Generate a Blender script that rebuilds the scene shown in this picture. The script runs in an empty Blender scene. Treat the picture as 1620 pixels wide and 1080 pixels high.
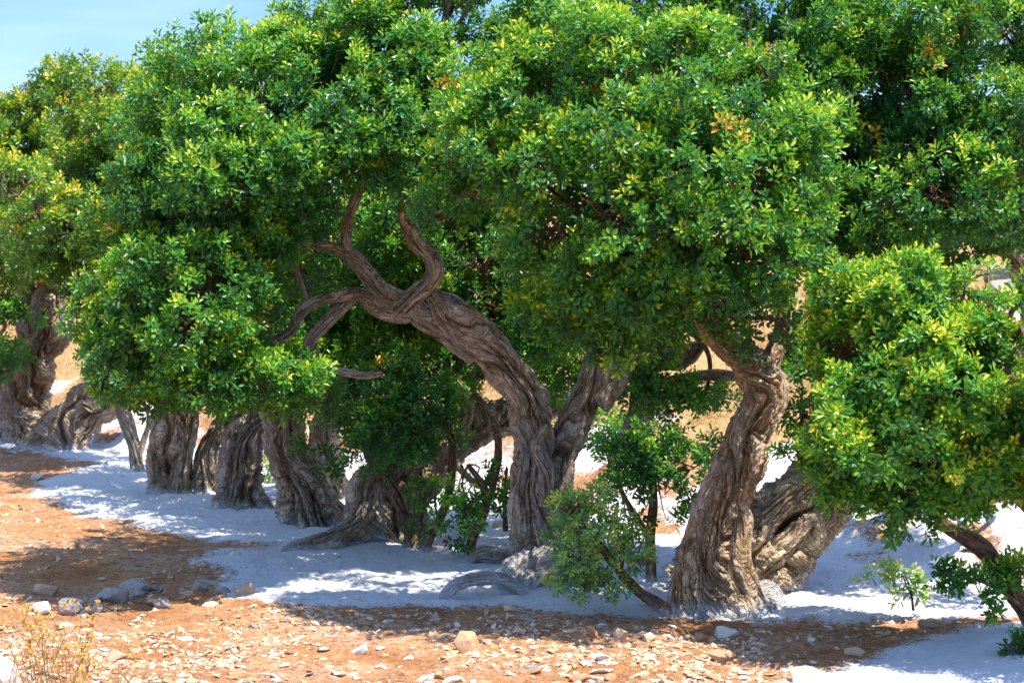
import bpy, bmesh, math, random
import numpy as np
from mathutils import Vector, Quaternion

R = math.radians
random.seed(7)
rng = np.random.default_rng(7)

# ------------------------------------------------------------------ camera, sky, sun, exposure
scene = bpy.context.scene
COL = scene.collection
FPX = 3150.0            # focal length in pixels of the 1620 px wide photograph
CAM_H = 2.0
PITCH = math.atan(140.0 / FPX)
cam_data = bpy.data.cameras.new("camera")
cam_data.sensor_width = 36.0
cam_data.lens = 36.0 * FPX / 1620.0
cam_data.clip_start = 0.1
cam_data.clip_end = 5000
cam_data.dof.use_dof = True
cam_data.dof.focus_distance = 11.8
cam_data.dof.aperture_fstop = 4.5
cam = bpy.data.objects.new("camera", cam_data)
cam.location = (0, 0, CAM_H)
cam.rotation_euler = (math.pi / 2 - PITCH, 0, 0)
COL.objects.link(cam)
scene.camera = cam

SUN_EL, SUN_AZ = R(68), R(124)      # azimuth clockwise from +Y: behind the camera, to the right
world = bpy.data.worlds.new("World")
scene.world = world
world.use_nodes = True
wn, wl = world.node_tree.nodes, world.node_tree.links
wn.clear()
wo = wn.new("ShaderNodeOutputWorld")
bg = wn.new("ShaderNodeBackground")
sky = wn.new("ShaderNodeTexSky")
sky.sky_type = 'NISHITA'
sky.sun_disc = False
sky.sun_elevation = SUN_EL
sky.sun_rotation = SUN_AZ
sky.air_density = 1.0
sky.dust_density = 0.3
sky.ozone_density = 6.0
hs = wn.new("ShaderNodeHueSaturation")
hs.inputs['Saturation'].default_value = 1.6
hs.inputs['Hue'].default_value = 0.514
wl.new(sky.outputs[0], hs.inputs['Color'])
# thin streaky cloud in the sky
tc = wn.new("ShaderNodeTexCoord")
mp = wn.new("ShaderNodeMapping")
mp.inputs['Scale'].default_value = (1.4, 1.4, 9.0)
mp.inputs['Rotation'].default_value = (0.0, 0.12, 0.0)
cn = wn.new("ShaderNodeTexNoise")
cn.inputs['Scale'].default_value = 2.6
cn.inputs['Detail'].default_value = 3.0
cr = wn.new("ShaderNodeMapRange")
cr.inputs['From Min'].default_value = 0.28
cr.inputs['From Max'].default_value = 0.74
cr.inputs['To Max'].default_value = 0.65
mx = wn.new("ShaderNodeMixRGB")
mx.inputs['Color2'].default_value = (5.9, 7.3, 9.2, 1)
wl.new(tc.outputs['Generated'], mp.inputs[0])
wl.new(mp.outputs[0], cn.inputs['Vector'])
wl.new(cn.outputs['Fac'], cr.inputs['Value'])
wl.new(cr.outputs[0], mx.inputs['Fac'])
wl.new(hs.outputs[0], mx.inputs['Color1'])
# the sky is a deeper blue low over the hill
sx = wn.new("ShaderNodeSeparateXYZ")
gm = wn.new("ShaderNodeMapRange")
gm.inputs['From Min'].default_value = 0.12
gm.inputs['From Max'].default_value = 0.55
gm.inputs['To Min'].default_value = 0.55
gm.inputs['To Max'].default_value = 1.0
vs = wn.new("ShaderNodeVectorMath")
vs.operation = 'SCALE'
wl.new(tc.outputs['Generated'], sx.inputs[0])
wl.new(sx.outputs['Z'], gm.inputs['Value'])
wl.new(mx.outputs[0], vs.inputs[0])
wl.new(gm.outputs[0], vs.inputs['Scale'])
wl.new(vs.outputs[0], bg.inputs['Color'])
bg.inputs['Strength'].default_value = 0.15
wl.new(bg.outputs[0], wo.inputs[0])

sd = Vector((math.sin(SUN_AZ) * math.cos(SUN_EL), math.cos(SUN_AZ) * math.cos(SUN_EL), math.sin(SUN_EL)))
sun_data = bpy.data.lights.new("sun", 'SUN')
sun_data.energy = 4.7
sun_data.angle = R(0.5)
sun_data.color = (1.0, 0.93, 0.82)
sun = bpy.data.objects.new("sun", sun_data)
sun.rotation_euler = sd.to_track_quat('Z', 'Y').to_euler()
sun.location = (0, 0, 20)
COL.objects.link(sun)
scene.view_settings.view_transform = 'Standard'
scene.view_settings.look = 'None'
scene.view_settings.gamma = 1.0
scene.view_settings.exposure = 1.14
scene.cycles.max_bounces = 6
scene.cycles.diffuse_bounces = 4
scene.cycles.transmission_bounces = 4
scene.cycles.use_denoising = True

# ------------------------------------------------------------------ helpers
def P(px, py, Y):
    """world point seen at photo pixel (px, py) at world distance Y"""
    u, v = (px - 810) / FPX, (540 - py) / FPX
    dy = math.cos(PITCH) + math.sin(PITCH) * v
    dz = -math.sin(PITCH) + math.cos(PITCH) * v
    t = Y / dy
    return np.array([u * t, Y, CAM_H + dz * t])

def GY(py):
    """distance at which the flat ground is seen at photo row py"""
    v = (540 - py) / FPX
    dy = math.cos(PITCH) + math.sin(PITCH) * v
    dz = -math.sin(PITCH) + math.cos(PITCH) * v
    return -CAM_H * dy / dz

def M(px, Y):
    return px * Y / FPX

_perm = np.random.default_rng(3).permutation(256)
_perm = np.concatenate([_perm, _perm, _perm])
_g = np.array([[1,1,0],[-1,1,0],[1,-1,0],[-1,-1,0],[1,0,1],[-1,0,1],[1,0,-1],[-1,0,-1],
               [0,1,1],[0,-1,1],[0,1,-1],[0,-1,-1],[1,1,0],[-1,1,0],[0,-1,1],[0,-1,-1]], float)
def noise3(x, y, z):
    x, y, z = np.broadcast_arrays(np.asarray(x, float), np.asarray(y, float), np.asarray(z, float))
    xi, yi, zi = np.floor(x).astype(int), np.floor(y).astype(int), np.floor(z).astype(int)
    xf, yf, zf = x - xi, y - yi, z - zi
    xi &= 255; yi &= 255; zi &= 255
    f = lambda t: t * t * t * (t * (t * 6 - 15) + 10)
    u, v, w = f(xf), f(yf), f(zf)
    def gr(dx, dy, dz):
        h = _perm[_perm[_perm[xi + dx] + yi + dy] + zi + dz] & 15
        g = _g[h]
        return g[..., 0] * (xf - dx) + g[..., 1] * (yf - dy) + g[..., 2] * (zf - dz)
    L = lambda a, b, t: a + t * (b - a)
    return L(L(L(gr(0,0,0), gr(1,0,0), u), L(gr(0,1,0), gr(1,1,0), u), v),
             L(L(gr(0,0,1), gr(1,0,1), u), L(gr(0,1,1), gr(1,1,1), u), v), w)
def fbm(x, y, z, o=4):
    s, a = 0, 1.0
    for i in range(o):
        s = s + a * noise3(x + 17.3 * i, y + 5.1 * i, z)
        x, y, z, a = x * 2, y * 2, z * 2, a * 0.5
    return s
def sstep(a, b, x):
    t = np.clip((x - a) / (b - a), 0, 1)
    return t * t * (3 - 2 * t)

def tag(o, label=None, cat=None, group=None, kind=None):
    if label: o["label"] = label
    if cat: o["category"] = cat
    if group: o["group"] = group
    if kind: o["kind"] = kind
    return o
def thing(name, label, cat, loc, group=None):
    o = bpy.data.objects.new(name, None)
    o.empty_display_size = 0.2
    o.location = loc
    COL.objects.link(o)
    return tag(o, label, cat, group)
def make_mesh(name, V, F, mat, attrs=None, smooth=True):
    """V (n,3), F (m,k) all faces of k corners"""
    V = np.ascontiguousarray(V, dtype=np.float32)
    F = np.ascontiguousarray(F, dtype=np.int32)
    me = bpy.data.meshes.new(name)
    me.vertices.add(len(V)); me.vertices.foreach_set("co", V.ravel())
    me.loops.add(F.size); me.loops.foreach_set("vertex_index", F.ravel())
    me.polygons.add(len(F))
    me.polygons.foreach_set("loop_start", np.arange(0, F.size, F.shape[1], dtype=np.int32))
    me.polygons.foreach_set("use_smooth", np.full(len(F), smooth, dtype=bool))
    me.update(calc_edges=True)
    for k, a in (attrs or {}).items():
        a = np.ascontiguousarray(a, dtype=np.float32)
        if a.ndim == 1:
            at = me.attributes.new(k, 'FLOAT', 'POINT'); at.data.foreach_set("value", a)
        else:
            at = me.attributes.new(k, 'FLOAT_VECTOR', 'POINT'); at.data.foreach_set("vector", a.ravel())
    me.materials.append(mat)
    return me
def link(name, me, parent=None):
    o = bpy.data.objects.new(name, me)
    COL.objects.link(o)
    if parent is not None:
        o.parent = parent
        o.location = -np.array(parent.location) if False else (-parent.location.x, -parent.location.y, -parent.location.z)
    return o

# ------------------------------------------------------------------ materials
class NT:
    def __init__(s, name):
        s.m = bpy.data.materials.new(name); s.m.use_nodes = True
        s.n, s.l = s.m.node_tree.nodes, s.m.node_tree.links
        s.n.clear()
        s.out = s.n.new("ShaderNodeOutputMaterial")
    def new(s, t, **kw):
        n = s.n.new(t)
        for k, v in kw.items():
            if k in n.inputs: n.inputs[k].default_value = v
            else: setattr(n, k, v)
        return n
    def link(s, a, b): s.l.new(a, b)
    def noise(s, vec, scale, detail=4, rough=0.55, dist=0.0):
        n = s.new("ShaderNodeTexNoise", Scale=scale, Detail=detail, Roughness=rough, Distortion=dist)
        if vec is not None: s.link(vec, n.inputs['Vector'])
        return n.outputs['Fac']
    def ramp(s, fac, stops):
        r = s.new("ShaderNodeValToRGB")
        e = r.color_ramp.elements
        while len(e) < len(stops): e.new(0.5)
        for i, (p, c) in enumerate(stops):
            e[i].position = p; e[i].color = (*c, 1)
        s.link(fac, r.inputs[0]); return r.outputs[0]
    def rng(s, v, a, b, c=0.0, d=1.0):
        n = s.new("ShaderNodeMapRange")
        s.link(v, n.inputs[0])
        for i, x in enumerate((a, b, c, d)): n.inputs[i + 1].default_value = x
        return n.outputs[0]
    def mix(s, f, a, b, mode='MIX'):
        n = s.new("ShaderNodeMixRGB", blend_type=mode)
        for i, x in enumerate((f, a, b)):
            if isinstance(x, (int, float)): n.inputs[i].default_value = x
            elif isinstance(x, tuple): n.inputs[i].default_value = (*x, 1)
            else: s.link(x, n.inputs[i])
        return n.outputs[0]
    def math(s, op, a, b=0.0, clamp=False):
        n = s.new("ShaderNodeMath", operation=op); n.use_clamp = clamp
        for i, x in enumerate((a, b)):
            if isinstance(x, (int, float)): n.inputs[i].default_value = x
            else: s.link(x, n.inputs[i])
        return n.outputs[0]
    def bump(s, h, strength, dist):
        b = s.new("ShaderNodeBump", Strength=strength, Distance=dist)
        s.link(h, b.inputs['Height']); return b.outputs[0]

def mat_leaf(name, stops, trans=(0.30, 0.55, 0.03), tf=0.30):
    t = NT(name)
    a = t.new("ShaderNodeAttribute", attribute_name="leaf_age")
    c = t.ramp(a.outputs['Fac'], stops)
    p = t.new("ShaderNodeBsdfPrincipled", Roughness=0.38)
    p.inputs['Specular IOR Level'].default_value = 0.5
    t.link(c, p.inputs['Base Color'])
    tr = t.new("ShaderNodeBsdfTranslucent")
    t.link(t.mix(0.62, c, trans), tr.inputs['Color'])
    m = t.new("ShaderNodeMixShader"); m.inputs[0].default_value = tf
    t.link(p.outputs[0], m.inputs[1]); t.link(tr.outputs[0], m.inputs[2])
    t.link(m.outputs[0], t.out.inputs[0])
    return t.m
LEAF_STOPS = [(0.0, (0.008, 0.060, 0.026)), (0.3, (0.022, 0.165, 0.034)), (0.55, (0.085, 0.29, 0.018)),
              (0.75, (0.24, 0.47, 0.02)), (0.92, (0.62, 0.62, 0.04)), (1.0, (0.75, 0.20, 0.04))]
MAT_LEAF = mat_leaf("mastic leaf", LEAF_STOPS)
LEAF_STOPS2 = [(p, (c[0] * 1.25 + 0.012, c[1] * 0.92, c[2] * 0.7)) for p, c in LEAF_STOPS]
MAT_LEAF_WARM = mat_leaf("warm mastic leaf", LEAF_STOPS2)
MAT_LEAF_PALE = mat_leaf("brightened mastic leaf", [(0.0, (0.08, 0.22, 0.10)), (0.4, (0.16, 0.36, 0.12)), (0.75, (0.42, 0.58, 0.10)), (1.0, (0.55, 0.5, 0.08))])  # pale leaf tone, raised to stand in for sun missing on the sucker bush

def mat_bark(name, lo=(0.10, 0.060, 0.036), mid=(0.46, 0.31, 0.18), hi=(0.74, 0.60, 0.45), powder=0.15):
    t = NT(name)
    at = t.new("ShaderNodeAttribute", attribute_name="bark_co")
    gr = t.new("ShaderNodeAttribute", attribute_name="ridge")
    geo = t.new("ShaderNodeNewGeometry")
    n1 = t.noise(at.outputs['Vector'], 26, 6, 0.62, 0.6)
    n2 = t.noise(at.outputs['Vector'], 90, 5, 0.7)
    n3 = t.noise(geo.outputs['Position'], 5.5, 3)
    n6 = t.noise(geo.outputs['Position'], 75, 5, 0.75)
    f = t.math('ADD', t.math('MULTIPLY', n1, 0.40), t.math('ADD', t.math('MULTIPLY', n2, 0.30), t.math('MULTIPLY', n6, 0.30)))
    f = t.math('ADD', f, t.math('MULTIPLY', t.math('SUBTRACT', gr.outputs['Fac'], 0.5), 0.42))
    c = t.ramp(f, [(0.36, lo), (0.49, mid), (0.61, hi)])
    c = t.mix(t.rng(n3, 0.5, 0.68, 0, 0.55), c, (0.34, 0.19, 0.09))
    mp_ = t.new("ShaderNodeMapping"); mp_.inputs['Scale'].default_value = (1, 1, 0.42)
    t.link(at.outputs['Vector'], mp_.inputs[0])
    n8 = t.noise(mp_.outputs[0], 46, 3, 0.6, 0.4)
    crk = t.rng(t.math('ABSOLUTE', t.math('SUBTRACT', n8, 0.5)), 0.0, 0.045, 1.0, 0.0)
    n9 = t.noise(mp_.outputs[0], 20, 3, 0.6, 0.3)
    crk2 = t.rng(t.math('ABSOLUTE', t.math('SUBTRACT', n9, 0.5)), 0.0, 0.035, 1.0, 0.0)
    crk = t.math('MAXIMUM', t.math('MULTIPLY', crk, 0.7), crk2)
    c = t.mix(t.math('MULTIPLY', crk, 0.58), c, tuple(0.55 * q for q in lo))  # dark crack lines: dirt and crevice shadow put into the bark colour
    # pale calcium powder clinging to the foot of the trunk
    hz = t.new("ShaderNodeAttribute", attribute_name="height")
    n4 = t.noise(geo.outputs['Position'], 38, 5, 0.75)
    n5 = t.noise(geo.outputs['Position'], 5, 2)
    w = t.math('SUBTRACT', t.rng(hz.outputs['Fac'], 0.0, powder, 1.0, 0.0), t.math('ADD', t.math('MULTIPLY', n4, 0.8), t.math('MULTIPLY', n5, 0.75)))
    w = t.rng(w, -0.42, 0.0, 0, 0.95)
    c = t.mix(w, c, (0.74, 0.73, 0.72))
    p = t.new("ShaderNodeBsdfPrincipled", Roughness=0.9)
    p.inputs['Specular IOR Level'].default_value = 0.15
    t.link(c, p.inputs['Base Color'])
    t.link(t.bump(t.math('SUBTRACT', t.math('ADD', n1, t.math('ADD', t.math('MULTIPLY', n2, 0.5), t.math('MULTIPLY', n6, 0.7))), t.math('MULTIPLY', crk, 0.6)), 1.0, 0.03), p.inputs['Normal'])
    t.link(p.outputs[0], t.out.inputs[0])
    return t.m
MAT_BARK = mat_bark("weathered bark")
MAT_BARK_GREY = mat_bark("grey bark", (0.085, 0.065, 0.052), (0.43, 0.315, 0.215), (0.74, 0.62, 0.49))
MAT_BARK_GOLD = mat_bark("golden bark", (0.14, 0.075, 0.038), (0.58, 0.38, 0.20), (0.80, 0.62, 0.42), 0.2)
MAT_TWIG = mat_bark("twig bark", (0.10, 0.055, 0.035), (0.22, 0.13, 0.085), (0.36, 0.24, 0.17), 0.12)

def mat_ground():
    t = NT("ground surface")
    geo = t.new("ShaderNodeNewGeometry")
    pos = geo.outputs['Position']
    wa = t.new("ShaderNodeAttribute", attribute_name="powder")
    ga = t.new("ShaderNodeAttribute", attribute_name="dry")
    n1 = t.noise(pos, 3.2, 5, 0.6)
    n2 = t.noise(pos, 26, 6, 0.7)
    n3 = t.noise(pos, 110, 4, 0.7)
    soil = t.ramp(t.math('ADD', t.math('MULTIPLY', n1, 0.5), t.math('MULTIPLY', n2, 0.5)),
                  [(0.34, (0.22, 0.075, 0.024)), (0.5, (0.47, 0.20, 0.07)), (0.64, (0.64, 0.36, 0.16))])
    soil = t.mix(t.rng(n3, 0.52, 0.66, 0, 0.7), soil, (0.62, 0.46, 0.31))
    soil = t.mix(t.rng(n3, 0.44, 0.34, 0, 0.6), soil, (0.14, 0.06, 0.03))
    hay = t.ramp(n2, [(0.35, (0.34, 0.19, 0.07)), (0.6, (0.60, 0.40, 0.18))])
    n7 = t.noise(pos, 1.3, 3)
    soil = t.mix(t.math('MULTIPLY', t.rng(n7, 0.42, 0.62, 0, 0.5), t.rng(n2, 0.42, 0.58)), soil, (0.70, 0.55, 0.42))
    soil = t.mix(ga.outputs['Fac'], soil, hay)
    powd = t.ramp(t.math('ADD', t.math('MULTIPLY', n2, 0.6), t.math('MULTIPLY', n3, 0.4)),
                  [(0.30, (0.50, 0.46, 0.43)), (0.45, (0.80, 0.79, 0.78)), (0.7, (0.86, 0.86, 0.86))])
    w = t.math('ADD', t.math('MULTIPLY', wa.outputs['Fac'], 0.80), t.math('ADD', t.math('MULTIPLY', t.math('SUBTRACT', t.math('ADD', t.math('MULTIPLY', n2, 0.6), t.math('MULTIPLY', n3, 0.4)), 0.5), 1.5),
                                                t.math('MULTIPLY', t.math('SUBTRACT', n1, 0.5), 0.5)))
    w = t.rng(w, 0.36, 0.62)
    c = t.mix(w, soil, powd)
    p = t.new("ShaderNodeBsdfPrincipled", Roughness=0.95)
    p.inputs['Specular IOR Level'].default_value = 0.1
    t.link(c, p.inputs['Base Color'])
    h = t.math('ADD', t.math('MULTIPLY', n2, 1.0), t.math('MULTIPLY', n3, 0.5))
    t.link(t.bump(h, 1.0, 0.035), p.inputs['Normal'])
    t.link(p.outputs[0], t.out.inputs[0])
    return t.m
MAT_GROUND = mat_ground()

def mat_stone(name, a, b, c, dust=0.0):
    t = NT(name)
    oi = t.new("ShaderNodeObjectInfo")
    at = t.new("ShaderNodeAttribute", attribute_name="tint")
    tc = t.new("ShaderNodeTexCoord")
    geo = t.new("ShaderNodeNewGeometry")
    n1 = t.noise(geo.outputs['Position'], 22, 6, 0.65)
    n2 = t.noise(geo.outputs['Position'], 120, 4, 0.7)
    r = t.math('FRACT', t.math('ADD', oi.outputs['Random'], at.outputs['Fac']))
    base = t.ramp(r, [(0.0, a), (0.5, b), (1.0, c)])
    v = t.rng(t.math('ADD', t.math('MULTIPLY', n1, 0.6), t.math('MULTIPLY', n2, 0.4)), 0.3, 0.7, 0.55, 1.25)
    vm = t.new("ShaderNodeVectorMath", operation='SCALE')
    t.link(base, vm.inputs[0]); t.link(v, vm.inputs['Scale'])
    cc = t.mix(t.rng(n1, 0.52, 0.66, 0, 0.35), vm.outputs[0], (0.50, 0.24, 0.11))
    p = t.new("ShaderNodeBsdfPrincipled", Roughness=0.9)
    p.inputs['Specular IOR Level'].default_value = 0.2
    t.link(cc, p.inputs['Base Color'])
    t.link(t.bump(t.math('ADD', n1, t.math('MULTIPLY', n2, 0.4)), 0.6, 0.012), p.inputs['Normal'])
    t.link(p.outputs[0], t.out.inputs[0])
    return t.m
MAT_STONE = mat_stone("limestone", (0.66, 0.47, 0.31), (0.52, 0.30, 0.16), (0.78, 0.66, 0.52))
MAT_STONE_RED = mat_stone("rusty stone", (0.46, 0.21, 0.11), (0.52, 0.27, 0.14), (0.40, 0.17, 0.10))
MAT_STONE_GREY = mat_stone("grey limestone", (0.31, 0.28, 0.25), (0.38, 0.33, 0.28), (0.27, 0.25, 0.23))
MAT_STONE_WHITE = mat_stone("powdered stone", (0.76, 0.70, 0.62), (0.68, 0.56, 0.44), (0.80, 0.76, 0.70))

def mat_straw(name, a, b):
    t = NT(name)
    at = t.new("ShaderNodeAttribute", attribute_name="tint")
    c = t.ramp(at.outputs['Fac'], [(0, a), (1, b)])
    p = t.new("ShaderNodeBsdfPrincipled", Roughness=0.8)
    t.link(c, p.inputs['Base Color'])
    tr = t.new("ShaderNodeBsdfTranslucent"); t.link(c, tr.inputs['Color'])
    m = t.new("ShaderNodeMixShader"); m.inputs[0].default_value = 0.25
    t.link(p.outputs[0], m.inputs[1]); t.link(tr.outputs[0], m.inputs[2])
    t.link(m.outputs[0], t.out.inputs[0])
    return t.m
MAT_STRAW = mat_straw("dry straw", (0.42, 0.25, 0.10), (0.74, 0.54, 0.28))
MAT_SEED = mat_straw("dry seed head", (0.72, 0.46, 0.12), (0.85, 0.62, 0.22))

# ------------------------------------------------------------------ terrain
def hill_start(x):
    return 12.3 + (2.5 - x) * 1.10
def hz(x, y):
    x, y = np.asarray(x, float), np.asarray(y, float)
    d = y - hill_start(x)
    rise = np.where(d > 0, d * d / (d + 1.3), 0) * 0.36
    rise = 3.0 * (1 - np.exp(-rise / 3.0)) 
    z = rise * (1 + 0.25 * fbm(x * 0.5, y * 0.5, 3.3, 2))
    z = z + 0.035 * fbm(x * 0.9, y * 0.9, 1.7, 3) + 0.012 * fbm(x * 5, y * 5, 4.1, 3)
    rough = np.where(d > 0, np.minimum(d, 1), 0)
    z = z + rough * (0.10 * fbm(x * 1.7, y * 1.7, 9.9, 3) + 0.035 * np.abs(fbm(x * 6, y * 6, 2.9, 3)))
    return z
# powder polygons traced on the flat ground
def gpt(px, py):
    Y = GY(py); return (M(px - 810, Y) , Y)
POW1 = [gpt(*q) for q in [(-260, 704), (-60, 708), (50, 719), (150, 738), (70, 764), (60, 786), (130, 812), (210, 834), (320, 858), (440, 871),
        (320, 880), (300, 898), (350, 912), (335, 944), (440, 958), (600, 966), (720, 968), (860, 976), (1000, 978),
        (1240, 986), (1400, 984), (1560, 984), (1680, 968), (1800, 960)]] + [(5.5, 14.0), (0, 22), (-12, 34), (-12, 21)]
POW2 = [gpt(*q) for q in [(1180, 1130), (1230, 1085), (1330, 1058), (1400, 1036), (1440, 1012), (1540, 996), (1720, 985), (1900, 1150)]]
def poly_dist(x, y, poly):
    inside = np.zeros(x.shape, bool); dm = np.full(x.shape, 1e9)
    n = len(poly)
    for i in range(n):
        x0, y0 = poly[i]; x1, y1 = poly[(i + 1) % n]
        c = ((y0 > y) != (y1 > y)) & (x < (x1 - x0) * (y - y0) / (y1 - y0 + 1e-12) + x0)
        inside ^= c
        ex, ey = x1 - x0, y1 - y0
        t = np.clip(((x - x0) * ex + (y - y0) * ey) / (ex * ex + ey * ey), 0, 1)
        dm = np.minimum(dm, np.hypot(x - x0 - t * ex, y - y0 - t * ey))
    return np.where(inside, dm, -dm)
def powder_at(x, y):
    x, y = np.asarray(x, float), np.asarray(y, float)
    d = np.maximum(poly_dist(x, y, POW1), poly_dist(x, y, POW2))
    d = d + 0.10 * fbm(x * 2.2, y * 2.2, 7.7, 3)
    w = sstep(-0.30, 0.24, d)
    hd = y - hill_start(x)
    back = sstep(3.0, 0.9, hd + 1.3 * fbm(x * 0.6, y * 1.1, 2.2, 3))
    mott = np.where(hd > 0, np.clip(0.88 + 0.9 * fbm(x * 2.6, y * 1.6, 12.2, 4), 0.25, 1), 1)
    return w * back * mott, hd
def axis(segs):
    out = []
    for a, b, s in segs:
        out += list(np.arange(a, b, s))
    return np.array(out)
def build_ground():
    far = 1.28 ** np.arange(1, 24)
    xs = axis([(-6.5, 5.5, 0.032)])
    xs = np.concatenate([-6.5 - far[::-1] * 0.6, xs, 5.5 + far * 0.6])
    ys = axis([(8.4, 15, 0.028), (15, 24, 0.055), (24, 34, 0.25)])
    ys = np.concatenate([8.4 - 1.3 ** np.arange(1, 17)[::-1] * 0.5, ys, 34 + far * 0.8])
    X, Y = np.meshgrid(xs, ys)
    Z = hz(X, Y)
    pw, hd = powder_at(X, Y)
    micro = 0.014 * np.abs(fbm(X * 14, Y * 14, 0.3, 3)) + 0.022 * np.abs(fbm(X * 4.5, Y * 4.5, 3.3, 2))
    near = (np.abs(X) < 7) & (Y > 8) & (Y < 25)
    Z = Z + np.where(near, micro, 0) + pw * 0.02
    dry = sstep(1.2, 2.6, hd + 0.8 * fbm(X * 1.3, Y * 1.3, 5, 3))
    V = np.stack([X.ravel(), Y.ravel(), Z.ravel()], 1)
    h, w = X.shape
    i = np.arange(h * w).reshape(h, w)
    F = np.stack([i[:-1, :-1], i[:-1, 1:], i[1:, 1:], i[1:, :-1]], -1).reshape(-1, 4)
    me = make_mesh("ground", V, F, MAT_GROUND, {"powder": pw.ravel(), "dry": dry.ravel()})
    tag(link("ground", me), kind="structure")
build_ground()
def ground_z(x, y):
    return float(hz(x, y)) + 0.01

# ------------------------------------------------------------------ gnarled wood
def spline(pts, rad, step):
    pts = np.array(pts, float); rad = np.array(rad, float)
    n = len(pts)
    p = np.vstack([2 * pts[0] - pts[1], pts, 2 * pts[-1] - pts[-2]])
    r = np.concatenate([[rad[0]], rad, [rad[-1]]])
    oc, orr = [], []
    for i in range(n - 1):
        L = np.linalg.norm(p[i + 2] - p[i + 1])
        k = max(2, int(L / step))
        t = np.linspace(0, 1, k, endpoint=False)[:, None]
        def cr(a, b, c, d):
            return 0.5 * (2 * b + (c - a) * t + (2 * a - 5 * b + 4 * c - d) * t ** 2 + (-a + 3 * b - 3 * c + d) * t ** 3)
        oc.append(cr(p[i], p[i + 1], p[i + 2], p[i + 3]))
        orr.append(cr(*[np.array([[v]]) for v in r[i:i + 4]])[:, 0])
    oc.append(pts[-1:]); orr.append(rad[-1:])
    return np.vstack(oc), np.concatenate(orr)

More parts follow.
